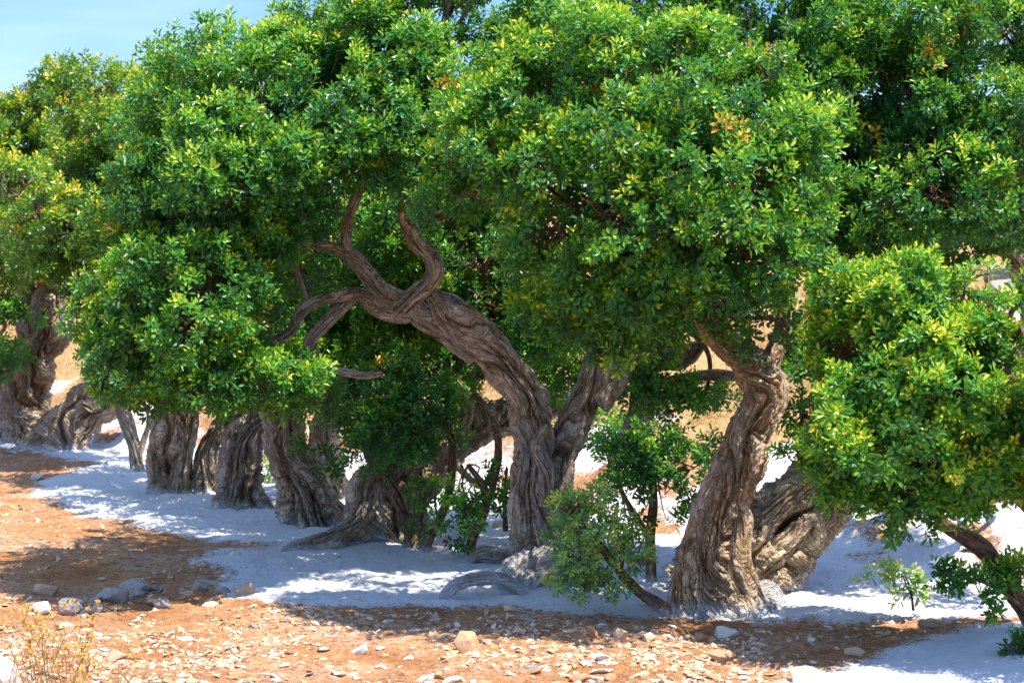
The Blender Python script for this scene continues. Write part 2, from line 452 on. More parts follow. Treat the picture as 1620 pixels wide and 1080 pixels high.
class Wood:
    """collects gnarled tubes into one mesh"""
    def __init__(s): s.V = []; s.F = []; s.B = []; s.G = []; s.H = []; s.n = 0
    def tube(s, pts, rad, around=64, step=0.02, ridge=0.35, strands=1.5, twist=2.0, seed=0.0, flare=0.0, flare_h=0.25,
             lump=0.12, wob=0.0, cap=True, holes=(), stretch=1.0, jag=0.0):
        C, r = spline(pts, rad, step)
        n = len(C)
        T = np.gradient(C, axis=0); T /= np.linalg.norm(T, axis=1)[:, None] + 1e-9
        seg = np.concatenate([[0], np.cumsum(np.linalg.norm(np.diff(C, axis=0), axis=1))])
        if wob:
            C = C + wob * np.stack([noise3(seg * 4, seed, 1.5), noise3(seg * 4, seed, 8.5), noise3(seg * 4, seed, 5.5)], 1)
        up = np.array([0.0, 1.0, 0.0]) if abs(T[0][1]) < 0.9 else np.array([1.0, 0, 0])
        U = np.zeros_like(C)
        u = np.cross(T[0], up); u /= np.linalg.norm(u)
        for i in range(n):
            u = u - T[i] * np.dot(u, T[i]); u /= np.linalg.norm(u); U[i] = u
        W = np.cross(T, U)
        th = np.linspace(0, 2 * np.pi, around, endpoint=False)[None, :]
        S = seg[:, None]
        tw = th + twist * S + 1.1 * noise3(np.cos(th) * 0.8 + 3, np.sin(th) * 0.8, S * 2.2 + seed) + 0.16 * noise3(np.cos(th) * 1.6, np.sin(th) * 1.6 + 7, S * 7 + seed) 
        Rr = np.maximum(r, 1e-4)[:, None]
        k = strands
        sz = S / stretch
        n1 = noise3(np.cos(tw) * k + seed, np.sin(tw) * k, sz * 1.5 + seed * 3)
        b1 = np.minimum(np.abs(n1) * 2.4, 1.0) ** 0.6
        n2 = noise3(np.cos(tw + n1) * k * 2.3 + seed, np.sin(tw + n1) * k * 2.3 + 9, sz * 3.5)
        b2 = np.minimum(np.abs(n2) * 2.4, 1.0) ** 0.7
        n3 = noise3(np.cos(tw + n1 * .42) * k * 5 + seed, np.sin(tw + n1 * .42) * k * 5 + 4, sz * 8)
        b3 = np.minimum(np.abs(n3) * 2.4, 1.0)
        n4 = noise3(np.cos(tw + n2 * .4) * k * 11 + seed, np.sin(tw + n2 * .4) * k * 11 + 4, sz * 22)
        n5 = noise3(np.cos(tw + n2 * .5 + n3 * .2) * k * 17 + seed, np.sin(tw + n2 * .5 + n3 * .2) * k * 17 + 4, sz * 12)
        H = 0.60 * b1 + 0.22 * b2 + 0.12 * b3 + 0.12 * np.abs(n4) * 2 + 0.14 * np.minimum(np.abs(n5) * 2.4, 1)
        fl = np.exp(-S / flare_h)
        lob = noise3(np.cos(tw) * 1.3, np.sin(tw) * 1.3, seed + 2 + S * 0.8)
        rr = Rr * (1 + ridge * (H - 0.5) * (1 + 0.7 * fl * (flare > 0)) + lump * 2 * noise3(np.cos(th) * .9 + seed, np.sin(th) * .9, S * 5))
        rr = rr * (1 + flare * fl * (0.75 + 1.9 * lob + 0.45 * (H - 0.5)))
        for (hs_, ha, hw, hr, hd) in holes:       # along (m), angle, along half size, angular half size, depth fraction
            da = np.angle(np.exp(1j * (th - ha)))
            q = ((S - hs_ + 0.03 * n3) / hw) ** 2 + (da / hr) ** 2 + 0.5 * n2
            rr = rr * (1 - hd * sstep(1.1, 0.55, q))
        if jag:
            e = sstep(seg[-1] - 0.10, seg[-1], S)
            rr = rr * (1 - 0.35 * e)
        V = C[:, None, :] + U[:, None, :] * (np.cos(th) * rr)[..., None] + W[:, None, :] * (np.sin(th) * rr)[..., None]
        if jag:
            V = V + T[:, None, :] * (e * jag * (n2 * 2 + n3))[..., None]
        B = np.stack([np.cos(tw) * Rr, np.sin(tw) * Rr, (S / 2.4) + 0 * tw], -1) + seed
        i = np.arange(n * around).reshape(n, around)
        j = np.roll(i, -1, axis=1)
        F = np.stack([i[:-1], j[:-1], j[1:], i[1:]], -1).reshape(-1, 4)
        V = V.reshape(-1, 3); B = B.reshape(-1, 3); G = np.broadcast_to(H, (n, around)).reshape(-1)
        if cap:   # close the tip with quads collapsing on the axis
            rings = [(1 - q) for q in (0.45, 0.8, 1.0)]
            last = V[-around:]; c0 = last.mean(0)
            prev = i[-1]
            base = len(V)
            for m, q in enumerate(rings):
                ring = c0 + (last - c0) * max(q, 0.001) + T[-1] * r[-1] * (0.25 * (m + 1) / 3 - (0.35 * q if jag else 0)) 
                V = np.vstack([V, ring]); B = np.vstack([B, B[prev]]); G = np.concatenate([G, G[prev]])
                cur = base + m * around + np.arange(around)
                F = np.vstack([F, np.stack([prev, np.roll(prev, -1), np.roll(cur, -1), cur], -1)])
                prev = cur
        s.V.append(V); s.F.append(F + s.n); s.B.append(B); s.G.append(G)
        s.n += len(V)
        return C
    def twig(s, a, b, r0, r1, sides=4, bend=0.0):
        """batched thin branches, a and b (n,3)"""
        a, b = np.atleast_2d(a), np.atleast_2d(b)
        d = b - a; L = np.linalg.norm(d, axis=1, keepdims=True) + 1e-9; t = d / L
        h = np.where(np.abs(t[:, 2:3]) < 0.9, np.array([[0, 0, 1.0]]), np.array([[1.0, 0, 0]]))
        u = np.cross(t, h); u /= np.linalg.norm(u, axis=1, keepdims=True); w = np.cross(t, u)
        n = len(a)
        off = rng.normal(0, 1, (n, 3)) * L * bend
        r0 = np.broadcast_to(np.asarray(r0, float).reshape(-1, 1), (n, 1)); r1 = np.broadcast_to(np.asarray(r1, float).reshape(-1, 1), (n, 1))
        rings = []
        for q in (0, 0.33, 0.66, 1.0):
            c = a + d * q + off * (4 * q * (1 - q))
            rr = r0 * (1 - q) + r1 * q
            for k in range(sides):
                an = 2 * math.pi * k / sides
                rings.append(c + (u * math.cos(an) + w * math.sin(an)) * rr)
        V = np.stack(rings, 1).reshape(-1, 3)
        F = []
        for q in range(3):
            for k in range(sides):
                F.append([q * sides + k, q * sides + (k + 1) % sides, (q + 1) * sides + (k + 1) % sides, (q + 1) * sides + k])
        F = (np.array(F)[None] + (np.arange(n) * 4 * sides)[:, None, None]).reshape(-1, 4)
        s.V.append(V); s.F.append(F + s.n); s.B.append(V * 1.0); s.G.append(np.full(len(V), 0.5)); s.n += len(V)
    def build(s, name, mat, parent):
        V = np.vstack(s.V)
        H = V[:, 2] - hz(V[:, 0], V[:, 1])
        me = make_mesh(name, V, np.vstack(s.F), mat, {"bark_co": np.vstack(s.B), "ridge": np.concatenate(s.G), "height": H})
        return link(name, me, parent)

# ------------------------------------------------------------------ foliage
def unit(v): return v / (np.linalg.norm(v, axis=-1, keepdims=True) + 1e-9)
class Crown:
    def __init__(s, lf=0.045, dens=1.0, orange=0.0072, age=0.0):
        s.S = []; s.A = []; s.age = []; s.lf = lf; s.dens = dens; s.orange = orange; s.age0 = age
        s.tw_a = []; s.tw_b = []; s.lobes = []
    def lobe(s, px, py, Y, rx, rz, q=1.0, ry=None):
        c = P(px, py, Y); a = M(rx, Y); b = M(rz, Y)
        s.lobes.append((c, np.array([a, ry if ry else max(a, b) * 1.5, b]), q))
        return s
    def world_lobe(s, c, r, q=1.0):
        s.lobes.append((np.array(c, float), np.array(r, float), q)); return s
    def grow(s, clump=0.118, shoots=8, inner=0.13, droop=0.0, jit=0.12):
        allc = []
        for (c, r, q) in s.lobes:
            big = r[0] > 0.14
            allc.append((c, r * (0.90 if big else 1.0), q))
            if big and q >= 0.7:
                for _ in range(4):
                    d = unit(rng.normal(0, 1, 3) + np.array([0, -0.5, 0.25]))
                    rs = min(r[0], r[2]) * rng.uniform(0.26, 0.46)
                    allc.append((c + d * r * 0.98, np.array([rs * rng.uniform(.9, 1.4), rs * 1.2, rs * rng.uniform(.7, 1.0)]), q))
        for li, (c, r, q) in enumerate(allc):
            p_ = 1.6075
            area = 4 * math.pi * (((r[0]*r[1])**p_ + (r[0]*r[2])**p_ + (r[1]*r[2])**p_) / 3) ** (1 / p_)
            n = max(4, int(area / (clump * 1.30) ** 2 * s.dens * q))
            k = np.arange(n) + 0.5
            ph = np.arccos(1 - 2 * k / n); tt = math.pi * (1 + 5 ** 0.5) * k
            d = np.stack([np.cos(tt) * np.sin(ph), np.sin(tt) * np.sin(ph), np.cos(ph)], 1)
            d = unit(d + rng.normal(0, 0.16, d.shape))
            bumpy = 1 + 0.38 * noise3(d[:, 0] * 2.2 + li, d[:, 1] * 2.2, d[:, 2] * 2.2)
            rad = (0.93 + rng.normal(0, jit, n)) * bumpy + np.where(rng.random(n) < 0.07, rng.uniform(0.3, 1.0, n) * 0.2 / r.mean(), 0)
            pos = c + d * r * rad[:, None]
            nrm = unit(d / r)
            keep = np.ones(n, bool)
            for lj, (c2, r2, q2) in enumerate(allc):
                if lj == li: continue
                dd = np.linalg.norm((pos - c2) / r2, axis=1)
                keep &= ~(dd < 0.72)
            gap = noise3(pos[:, 0] * 4.2 + 5, pos[:, 1] * 4.2, pos[:, 2] * 4.2)
            keep &= gap > -0.26
            keep &= noise3(pos[:, 0] * 1.9 + 2, pos[:, 1] * 1.9 + 8, pos[:, 2] * 1.9) > -0.23
            # inner, sparser clumps
            m = int(n * inner)
            di = unit(rng.normal(0, 1, (m, 3)))
            pi_ = c + di * r * rng.uniform(0.35, 0.8, (m, 1))
            pos = np.vstack([pos[keep], pi_]); nrm = np.vstack([nrm[keep], unit(di / r)])
            isin = np.concatenate([np.zeros(keep.sum()), np.ones(m)])
            n = len(pos)
            s.tw_a.append(pos - nrm * np.minimum(r.min() * 0.8, 0.28) * rng.uniform(.6, 1.1, (n, 1)) - np.array([0, 0, .03])); s.tw_b.append(pos)
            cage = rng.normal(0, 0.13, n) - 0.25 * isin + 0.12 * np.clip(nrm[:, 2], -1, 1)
            orange = rng.random(n) < s.orange
            ns = np.where(isin > 0, max(3, shoots // 2), shoots)
            idx = np.repeat(np.arange(n), ns)
            m2 = len(idx)
            off = rng.normal(0, 1, (m2, 3)); off = unit(off) * rng.random((m2, 1)) ** 0.5
            off = off * clump * np.array([1.0, 1.0, 0.75])
            off -= nrm[idx] * 0.35 * np.sum(off * nrm[idx], 1, keepdims=True)
            sp = pos[idx] + off
            ax = unit(nrm[idx] * 0.75 + off / clump * 0.75 + np.array([0, 0, 0.55 - droop]) + rng.normal(0, 0.22, (m2, 3)))
            s.S.append(sp); s.A.append(ax)
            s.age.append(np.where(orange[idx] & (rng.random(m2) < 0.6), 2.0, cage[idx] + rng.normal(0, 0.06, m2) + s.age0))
        return s
    def build(s, parent, mat, K=11, name="crown"):
        S = np.vstack(s.S); A = np.vstack(s.A); age = np.concatenate(s.age)
        n = len(S)
        h = np.where(np.abs(A[:, 2:3]) < 0.95, np.array([[0, 0, 1.0]]), np.array([[1.0, 0, 0]]))
        U = unit(np.cross(A, h)); W = np.cross(A, U)
        k = np.arange(K)[None, :]
        phi = k * 2.39996 + rng.random((n, 1)) * 6.28 + rng.normal(0, 0.25, (n, K))
        q = (k + rng.random((n, K))) / K
        alpha = np.radians(84 - 58 * q) + rng.normal(0, 0.16, (n, K))
        sz = s.lf * (1.12 - 0.42 * q) * rng.uniform(0.75, 1.2, (n, K)) * rng.uniform(0.85, 1.15, (n, 1))
        rad = U[:, None] * np.cos(phi)[..., None] + W[:, None] * np.sin(phi)[..., None]
        D = unit(A[:, None] * np.cos(alpha)[..., None] + rad * np.sin(alpha)[..., None])
        base = S[:, None] + A[:, None] * (s.lf * 1.5 * q)[..., None] + rad * (s.lf * 0.22)
        N = unit(A[:, None] - D * np.sum(A[:, None] * D, -1, keepdims=True) + rng.normal(0, 0.25, D.shape))
        N = unit(N - D * np.sum(N * D, -1, keepdims=True))
        X = np.cross(D, N)
        L = sz[..., None]; w = L * 0.23
        fold = N * w * 0.45
        drop = -N * L * 0.10
        v0 = base
        v3 = base + D * L + drop
        l1 = base + D * L * 0.30 + X * w * 0.8 + fold
        l2 = base + D * L * 0.68 + X * w + fold * 0.8 + drop * 0.4
        r1 = base + D * L * 0.30 - X * w * 0.8 + fold
        r2 = base + D * L * 0.68 - X * w + fold * 0.8 + drop * 0.4
        V = np.stack([v0, l1, l2, v3, r2, r1], 2).reshape(-1, 3)
        m = n * K
        b = (np.arange(m) * 6)[:, None]
        F = np.stack([b + np.array([0, 3, 2, 1]), b + np.array([0, 5, 4, 3])], 1).reshape(-1, 4)
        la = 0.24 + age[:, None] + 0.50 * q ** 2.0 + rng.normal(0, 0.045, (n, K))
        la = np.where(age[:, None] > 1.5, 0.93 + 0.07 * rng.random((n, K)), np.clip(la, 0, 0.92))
        la = np.repeat(la.ravel(), 6)
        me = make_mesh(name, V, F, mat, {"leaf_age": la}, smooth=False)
        s.count = m
        link(name, me, parent)


def limb_to(wood, a, b, r0, r1, seed, sag=0.0, around=18, ridge=0.22):
    a, b = np.array(a), np.array(b)
    L = np.linalg.norm(b - a)
    rs = np.random.default_rng(int(seed * 10) + 5)
    pts = [a]
    for q in (0.25, 0.5, 0.75):
        pts.append(a + (b - a) * q + rs.normal(0, 0.09 * L, 3) + np.array([0, 0, sag * 4 * q * (1 - q)]))
    pts.append(b)
    wood.tube(pts, np.linspace(r0, r1, 5), around=around, step=0.03, ridge=ridge, strands=1.4, twist=1.0, seed=seed, lump=0.1)

def px_path(lst):
    """[(px, py, Y, width px)] -> points, radii"""
    return [P(a, b, Y) for a, b, Y, w in lst], [M(w, Y) / 2 for a, b, Y, w in lst]

def mastic(label, base_px, trunks, lobes, limbs=(), mat=MAT_BARK, leafmat=MAT_LEAF, auto=True, name="mastic_tree", leaf=None, crown_kw=None,
           grow_kw=None, cat="tree", group="mastic trees of the grove", K=11, auto_from=None, seed=1.0):
    """trunks / limbs: list of (path, dict of tube settings)"""
    bx, by = base_px
    Yb = GY(by)
    loc = P(bx, by, Yb)
    t = thing(name, label, cat, (loc[0], loc[1], ground_z(loc[0], loc[1])), group)
    w = Wood()
    tip = None
    for path, kw in trunks:
        pts, rad = px_path(path)
        C = w.tube(pts, rad, **kw)
        if tip is None: tip = C[-1]
    for path, kw in limbs:
        pts, rad = px_path(path)
        w.tube(pts, rad, **dict(kw, wob=kw.get('wob', 0.03)))
    w.build("trunk", mat, t)
    lw = Wood(); any_l = False
    cr_ = Crown(lf=leaf or 0.045, **(crown_kw or {}))
    for l in lobes: cr_.lobe(*l)
    if auto and lobes:
        src = [P(*q) for q in auto_from] if auto_from else [tip]
        for i, (c, r, q) in enumerate(cr_.lobes):
            s0 = min(src, key=lambda p: np.linalg.norm(p - c))
            ar = 1.0 if cat == 'tree' else 0.22
            limb_to(lw, s0, c + np.array([0, 0.05, -0.05]) * ar, 0.026 * ar, 0.010 * ar, seed + i * 0.7); any_l = True
            rs = np.random.default_rng(i + int(seed * 7))
            for j in range(3):
                d = unit(rs.normal(0, 1, 3) + np.array([0, 0, 0.5]))
                limb_to(lw, c + np.array([0, 0.05, -0.05]) * ar, c + d * r * 0.8, 0.011 * ar, 0.004 * ar, seed + i + j * 3.1, around=8)
    if lobes:
        cr_.grow(**(grow_kw or {})); cr_.build(t, leafmat, K=K)
        lw.twig(np.vstack(cr_.tw_a), np.vstack(cr_.tw_b), 0.005, 0.0022, 3, 0.08); any_l = True
    if any_l: lw.build("branches", MAT_TWIG, t)
    return t
BIG = dict(around=220, step=0.0065, ridge=0.66, strands=1.35, twist=1.2, flare=0.35, flare_h=0.16)
MID = dict(around=150, step=0.010, ridge=0.62, strands=1.35, twist=1.1, flare=0.35, flare_h=0.15)
BR = dict(around=64, step=0.012, ridge=0.40, strands=1.3, twist=1.0, lump=0.14)
BRS = dict(around=28, step=0.018, ridge=0.25, strands=1.2, twist=1.0, lump=0.14)

# ---- twisted foreground tree
Y1 = GY(972)
mastic("foreground tree with golden S-shaped twisted trunk under the bright central crown", (1128, 975),
    [([(1126, 1000, Y1, 95), (1124, 955, Y1, 77), (1118, 880, Y1, 67), (1142, 800, Y1, 60), (1172, 735, Y1, 69), (1178, 690, Y1 + .02, 52),
       (1205, 650, Y1 + .04, 51), (1212, 615, Y1 + .05, 56), (1190, 580, Y1 + .05, 49), (1150, 548, Y1 + .05, 35), (1118, 505, Y1 + .05, 34), (1105, 430, Y1 + .1, 27), (1100, 330, Y1 + .1, 20)],
      dict(BIG, seed=1.3, twist=2.3, ridge=0.85, flare=0.22, around=280, wob=0.02)),
     ([(1185, 1010, Y1 - .04, 70), (1178, 940, Y1 - .04, 44), (1168, 880, Y1 - .05, 32), (1172, 820, Y1 - .03, 30), (1150, 770, Y1 - .04, 26), (1165, 720, Y1, 19)],
      dict(MID, seed=4.1, twist=1.0, ridge=0.5)),
     ([(1082, 1010, Y1 - .03, 51), (1080, 930, Y1 - .03, 32), (1092, 860, Y1 - .04, 25), (1112, 800, Y1 - .05, 23), (1152, 730, Y1 - .03, 17)],
      dict(MID, seed=6.7, twist=1.0, ridge=0.5)),
     ([(1200, 600, Y1 + .05, 36), (1225, 560, Y1 + .1, 26), (1240, 500, Y1 + .1, 20), (1230, 400, Y1 + .1, 15)], dict(MID, seed=3.3, flare=0))],
    [(830, 90, 10.7, 45, 32), (940, 58, 10.6, 50, 28), (1110, 62, 10.6, 55, 30), (1215, 112, 10.6, 42, 34), (715, 262, 10.9, 32, 32), (735, 178, 10.8, 36, 28), (695, 330, 11.0, 28, 26), (1300, 210, 10.9, 30, 30), (770, 215, 10.55, 78, 70), (860, 150, 10.45, 90, 75), (960, 110, 10.45, 95, 75), (1070, 125, 10.35, 95, 80), (1170, 175, 10.35, 90, 80), (1250, 235, 10.45, 75, 75),
     (765, 300, 10.75, 70, 60), (850, 265, 10.35, 95, 80), (960, 230, 10.20, 105, 85), (1080, 255, 10.15, 100, 85), (1185, 300, 10.25, 95, 85), (1258, 345, 10.45, 52, 70, .42),
     (880, 365, 10.35, 85, 65), (980, 345, 10.10, 95, 75), (1090, 375, 10.15, 95, 75), (1195, 400, 10.25, 90, 75, .7), 
     (950, 440, 10.45, 75, 60), (1050, 455, 10.40, 80, 55), (1150, 480, 10.45, 80, 50), (1235, 500, 10.55, 60, 50, .5), (900, 495, 10.95, 55, 42), (975, 515, 10.75, 50, 35),
     (1030, 160, 11.35, 190, 120, .3), (900, 260, 11.45, 170, 130, .3), (1130, 320, 11.35, 170, 130, .3), (1190, 530, 10.65, 45, 28)],
    mat=MAT_BARK_GOLD, leafmat=MAT_LEAF, auto_from=[(1105, 430, Y1 + .1), (1100, 330, Y1 + .1), (1230, 400, Y1 + .1)], crown_kw=dict(orange=0.0108, age=0.06), seed=2.0,
    limbs=[([(1118, 505, Y1 + .05, 30), (1040, 450, Y1 + .1, 22), (960, 380, Y1, 18), (880, 300, Y1, 12)], BR)])

# ---- hollow leaning tree behind it, with the crown at the upper right
Y1b = 11.75
mastic("leaning tree with a hollow split trunk behind the golden twisted one", (1175, 935),
    [([(1130, 965, Y1b, 130), (1165, 925, Y1b, 125), (1200, 880, Y1b, 120), (1245, 830, Y1b + .03, 112), (1290, 790, Y1b + .05, 90), (1345, 745, Y1b + .1, 60), (1400, 690, Y1b + .2, 50),
       (1440, 560, Y1b + .5, 44), (1440, 430, Y1b + .8, 38), (1430, 330, Y1b + 1, 34)],
      dict(BIG, seed=9.4, twist=0.5, ridge=0.75, strands=1.6, flare=0.1, holes=[(0.62, -1.6, 0.15, 0.55, 0.75), (0.62, 1.6, 0.15, 0.5, 0.7)])),
     ([(1180, 870, Y1b - .12, 50), (1215, 815, Y1b - .12, 40), (1262, 775, Y1b - .1, 34), (1310, 750, Y1b - .05, 24)], dict(MID, seed=5.5, flare=0, ridge=0.8)),
     ([(1165, 945, Y1b - .15, 60), (1215, 885, Y1b - .17, 42), (1260, 845, Y1b - .16, 32), (1310, 815, Y1b - .1, 26)], dict(MID, seed=7.5, flare=0, ridge=0.8))],
    [(1340, 60, 12.10, 85, 80), (1430, 40, 12.00, 90, 80), (1530, 50, 12.10, 85, 70), (1350, 150, 11.90, 80, 70), (1440, 140, 11.80, 90, 80),
     (1540, 160, 12.00, 70, 70), (1330, 420, 12.00, 60, 50), (1400, 380, 12.10, 80, 55), (1500, 370, 12.10, 80, 50),
     (1480, 300, 11.5, 100, 80, .6), (1580, 330, 11.4, 70, 55, .6), (1620, 200, 11.5, 90, 80, .6), (1400, 330, 11.5, 80, 55, .5), (1460, 235, 11.90, 80, 65), (1570, 250, 12.10, 65, 65), (1530, 320, 12.00, 80, 55), (1360, 235, 12.50, 60, 60), (1400, 310, 12.50, 90, 60), (1285, 440, 12.0, 45, 55), (1300, 350, 12.0, 40, 50), (1285, 590, 11.70, 45, 55), (1270, 660, 11.80, 35, 40)],
    limbs=[([(1440, 430, Y1b + .8, 30), (1400, 310, 12.6, 22), (1330, 270, 12.5, 18), (1275, 235, 12.4, 14)], BR),
           ([(1400, 310, 12.6, 18), (1350, 290, 12.4, 14), (1400, 320, 12.3, 10), (1410, 345, 12.3, 7)], BRS)],
    mat=MAT_BARK_GOLD, auto_from=[(1430, 330, Y1b + 1), (1440, 430, Y1b + .8)], crown_kw=dict(orange=0.0180, age=0.02), seed=3.0)

# ---- forked central tree whose long limbs carry the big left crown
Y2 = GY(905)
YT = Y2 - 0.1
mastic("central forked tree with a bowed grey trunk and long bare limbs reaching left", (855, 915),
    [([(862, 935, Y2, 103), (862, 890, Y2, 73), (850, 840, Y2, 69), (838, 780, Y2, 58), (842, 720, Y2 - .02, 52), (838, 650, Y2 - .05, 54), (815, 600, YT - .1, 54), (775, 550, YT - .15, 57),
       (735, 512, YT - .2, 52), (706, 485, YT - .2, 41), (684, 466, YT - .2, 27)],
      dict(BIG, seed=11.2, twist=1.3, ridge=0.6, around=260, flare=0.25, jag=0.03, wob=0.015)),
     ([(905, 920, Y2 + .05, 63), (890, 860, Y2 + .05, 52), (882, 800, Y2 + .05, 50), (880, 740, Y2 + .08, 44), (905, 680, Y2 + .1, 44), (930, 620, Y2 + .1, 42), (952, 560, Y2 + .1, 42), (962, 500, Y2 + .1, 35), (960, 400, Y2 + .1, 26), (950, 300, Y2, 18)],
      dict(BIG, seed=14.9, twist=1.0, ridge=0.5, flare=0.2)),
     ([(945, 640, Y2 + .1, 39), (975, 600, Y2 + .12, 30), (1000, 570, Y2 + .2, 23), (1040, 540, Y2 + .3, 18)], dict(MID, seed=2.2, flare=0)),
     ([(925, 800, Y2 + .1, 18), (905, 840, Y2, 44), (880, 870, Y2 - .05, 55), (840, 895, Y2 - .12, 53), (815, 905, Y2 - .15, 35)], dict(MID, seed=3.8, flare=0, ridge=.55, wob=.04)),
     ([(865, 800, Y2 - .12, 23), (868, 750, Y2 - .13, 26), (848, 710, Y2 - .13, 19), (862, 670, Y2 - .12, 18)], dict(MID, seed=3.1, flare=0, ridge=.5))],
    [(300, 188, 12.25, 70, 65), (380, 158, 12.15, 75, 70), (462, 112, 12.15, 80, 70), (552, 68, 12.15, 80, 70), (610, 95, 11.95, 85, 70), (690, 150, 11.95, 65, 65), (620, 10, 12.25, 70, 50), (640, -60, 12.35, 110, 60), (700, -40, 12.45, 90, 40),
     (265, 260, 11.75, 62, 60), (340, 215, 11.55, 80, 70), (430, 180, 11.65, 85, 75), (520, 155, 11.65, 85, 75), (600, 200, 11.55, 80, 70), (670, 245, 11.75, 60, 55),
     (280, 340, 11.60, 65, 55), (360, 310, 11.30, 80, 65), (460, 275, 11.55, 85, 70), (545, 225, 11.65, 75, 46), (620, 245, 11.75, 60, 32), (410, 365, 11.75, 75, 45), (470, 330, 12.60, 60, 50),
     (185, 480, 11.45, 58, 50), (255, 440, 11.35, 75, 60), (335, 450, 11.25, 80, 65), (250, 385, 11.75, 60, 40), (320, 400, 11.7, 60, 40), (410, 408, 11.9, 50, 34), (350, 440, 11.45, 44, 44), (205, 555, 11.35, 65, 55), (295, 535, 11.15, 85, 65), (342, 528, 11.25, 44, 44),
     (260, 605, 11.45, 75, 38), (360, 600, 11.35, 85, 45), (440, 600, 11.55, 70, 38), (500, 630, 11.85, 45, 32), (480, 420, 13.20, 60, 60), (430, 160, 12.45, 190, 120), (330, 480, 12.25, 130, 90)],
    limbs=[([(760, 555, YT - .12, 48), (712, 525, YT - .14, 44), (672, 505, YT - .12, 36), (640, 482, YT - .15, 32), (605, 462, YT - .2, 30), (580, 432, YT - .2, 26), (560, 408, YT - .2, 24), (530, 392, YT - .22, 15), (480, 380, YT - .3, 10), (400, 330, YT - .3, 8)], dict(BR, seed=1.1)),
           ([(556, 412, YT - .2, 20), (545, 385, YT - .2, 18), (548, 350, YT - .2, 17), (566, 315, YT - .2, 15), (580, 270, YT - .1, 13), (590, 200, YT - .1, 12), (560, 120, YT - .1, 10)], dict(BR, seed=2.1)),
           ([(628, 492, YT - .18, 30), (652, 470, YT - .2, 28), (682, 440, YT - .24, 25), (683, 412, YT - .24, 24), (655, 380, YT - .22, 24), (638, 350, YT - .2, 22), (650, 320, YT - .2, 24), (656, 280, YT - .15, 20), (670, 200, YT - .1, 16), (700, 60, YT, 10), (712, -10, YT, 6)], dict(BR, seed=3.1)),
           ([(648, 500, YT - .14, 26), (602, 490, YT - .2, 22), (565, 462, YT - .25, 18), (520, 470, YT - .28, 16), (482, 490, YT - .3, 16), (462, 525, YT - .3, 15), (430, 540, YT - .3, 13), (392, 545, YT - .3, 14), (330, 540, YT - .35, 9)], dict(BR, seed=4.1)),
           ([(560, 466, YT - .26, 16), (530, 492, YT - .22, 20), (500, 522, YT - .2, 20), (489, 545, YT - .2, 16), (492, 582, YT - .2, 9)], dict(BR, seed=5.1)),
           ([(494, 550, YT - .2, 12), (520, 575, YT - .15, 11), (565, 592, YT - .1, 12), (605, 585, YT, 9)], dict(BRS, seed=6.1)),
           ([(480, 470, YT - .28, 8), (455, 400, YT - .3, 8), (420, 395, YT - .3, 6)], dict(BRS, seed=7.1)),
           ([(700, 60, YT, 8), (735, 20, YT, 6), (750, -30, YT, 5)], BRS)],
    mat=MAT_BARK_GREY, auto_from=[(580, 270, YT - .1), (480, 380, YT - .3), (392, 545, YT - .3), (400, 330, YT - .3), (590, 200, YT - .1), (330, 540, YT - .35), (330, 480, 12.4)],
    crown_kw=dict(orange=0.0036, age=0.0), seed=4.0)

# surface roots and powdered mound at the foot of the central tree
w = Wood()
def solo(name, label, cat, base, paths, mat, group=None):
    Yb = GY(base[1]); l = P(base[0], base[1], Yb)
    t = Wood()
    for path, kw in paths:
        pts, rad = px_path(path); t.tube(pts, rad, **kw)
    e = bpy.data.objects.new("tmp", None); e.location = (l[0], l[1], ground_z(l[0], l[1]))
    o = t.build(name, mat, None)
    me = o.data
    co = np.zeros(len(me.vertices) * 3, np.float32); me.vertices.foreach_get("co", co)
    co = co.reshape(-1, 3) - np.array(e.location, dtype=np.float32); me.vertices.foreach_set("co", co.ravel().astype(np.float32))
    o.location = e.location; bpy.data.objects.remove(e)
    return tag(o, label, cat, group)
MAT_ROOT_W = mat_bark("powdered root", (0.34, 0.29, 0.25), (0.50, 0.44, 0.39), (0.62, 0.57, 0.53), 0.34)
solo("surface_root", "arched pale root rising from the white powder left of the central trunk", "root", (750, 950),
     [([(688, 968, 11.3, 9), (704, 940, 11.3, 15), (730, 921, 11.32, 18), (765, 914, 11.36, 19), (800, 919, 11.4, 18), (828, 940, 11.5, 24), (840, 965, 11.5, 30)], dict(BR, around=90, step=.01, ridge=.5, seed=2.7))], MAT_ROOT_W)
solo("root_mound", "powder-coated knobbly root mound in front of the central trunk", "root", (860, 965),
     [([(790, 985, 11.55, 20), (815, 950, 11.6, 60), (848, 922, 11.75, 74), (888, 928, 11.8, 66), (925, 972, 11.8, 34)], dict(MID, ridge=.95, seed=8.7, flare=0, lump=.25))], MAT_ROOT_W)
solo("surface_root", "short white root stump beside the golden trunk's right foot", "root", (1220, 965),
     [([(1190, 985, 11.1, 30), (1205, 955, 11.15, 60), (1235, 970, 11.2, 30), (1262, 985, 11.2, 10)], dict(MID, ridge=.5, seed=8.2, flare=0, lump=.2))], MAT_ROOT_W)
solo("surface_root", "low grey root lying between the shrubby stem and the central trunk", "root", (780, 890),
     [([(738, 895, 12.7, 8), (760, 876, 12.7, 22), (800, 880, 12.7, 20), (835, 880, 12.65, 26)], dict(BR, around=80, step=.01, ridge=.5, seed=1.7))], MAT_BARK_GREY)

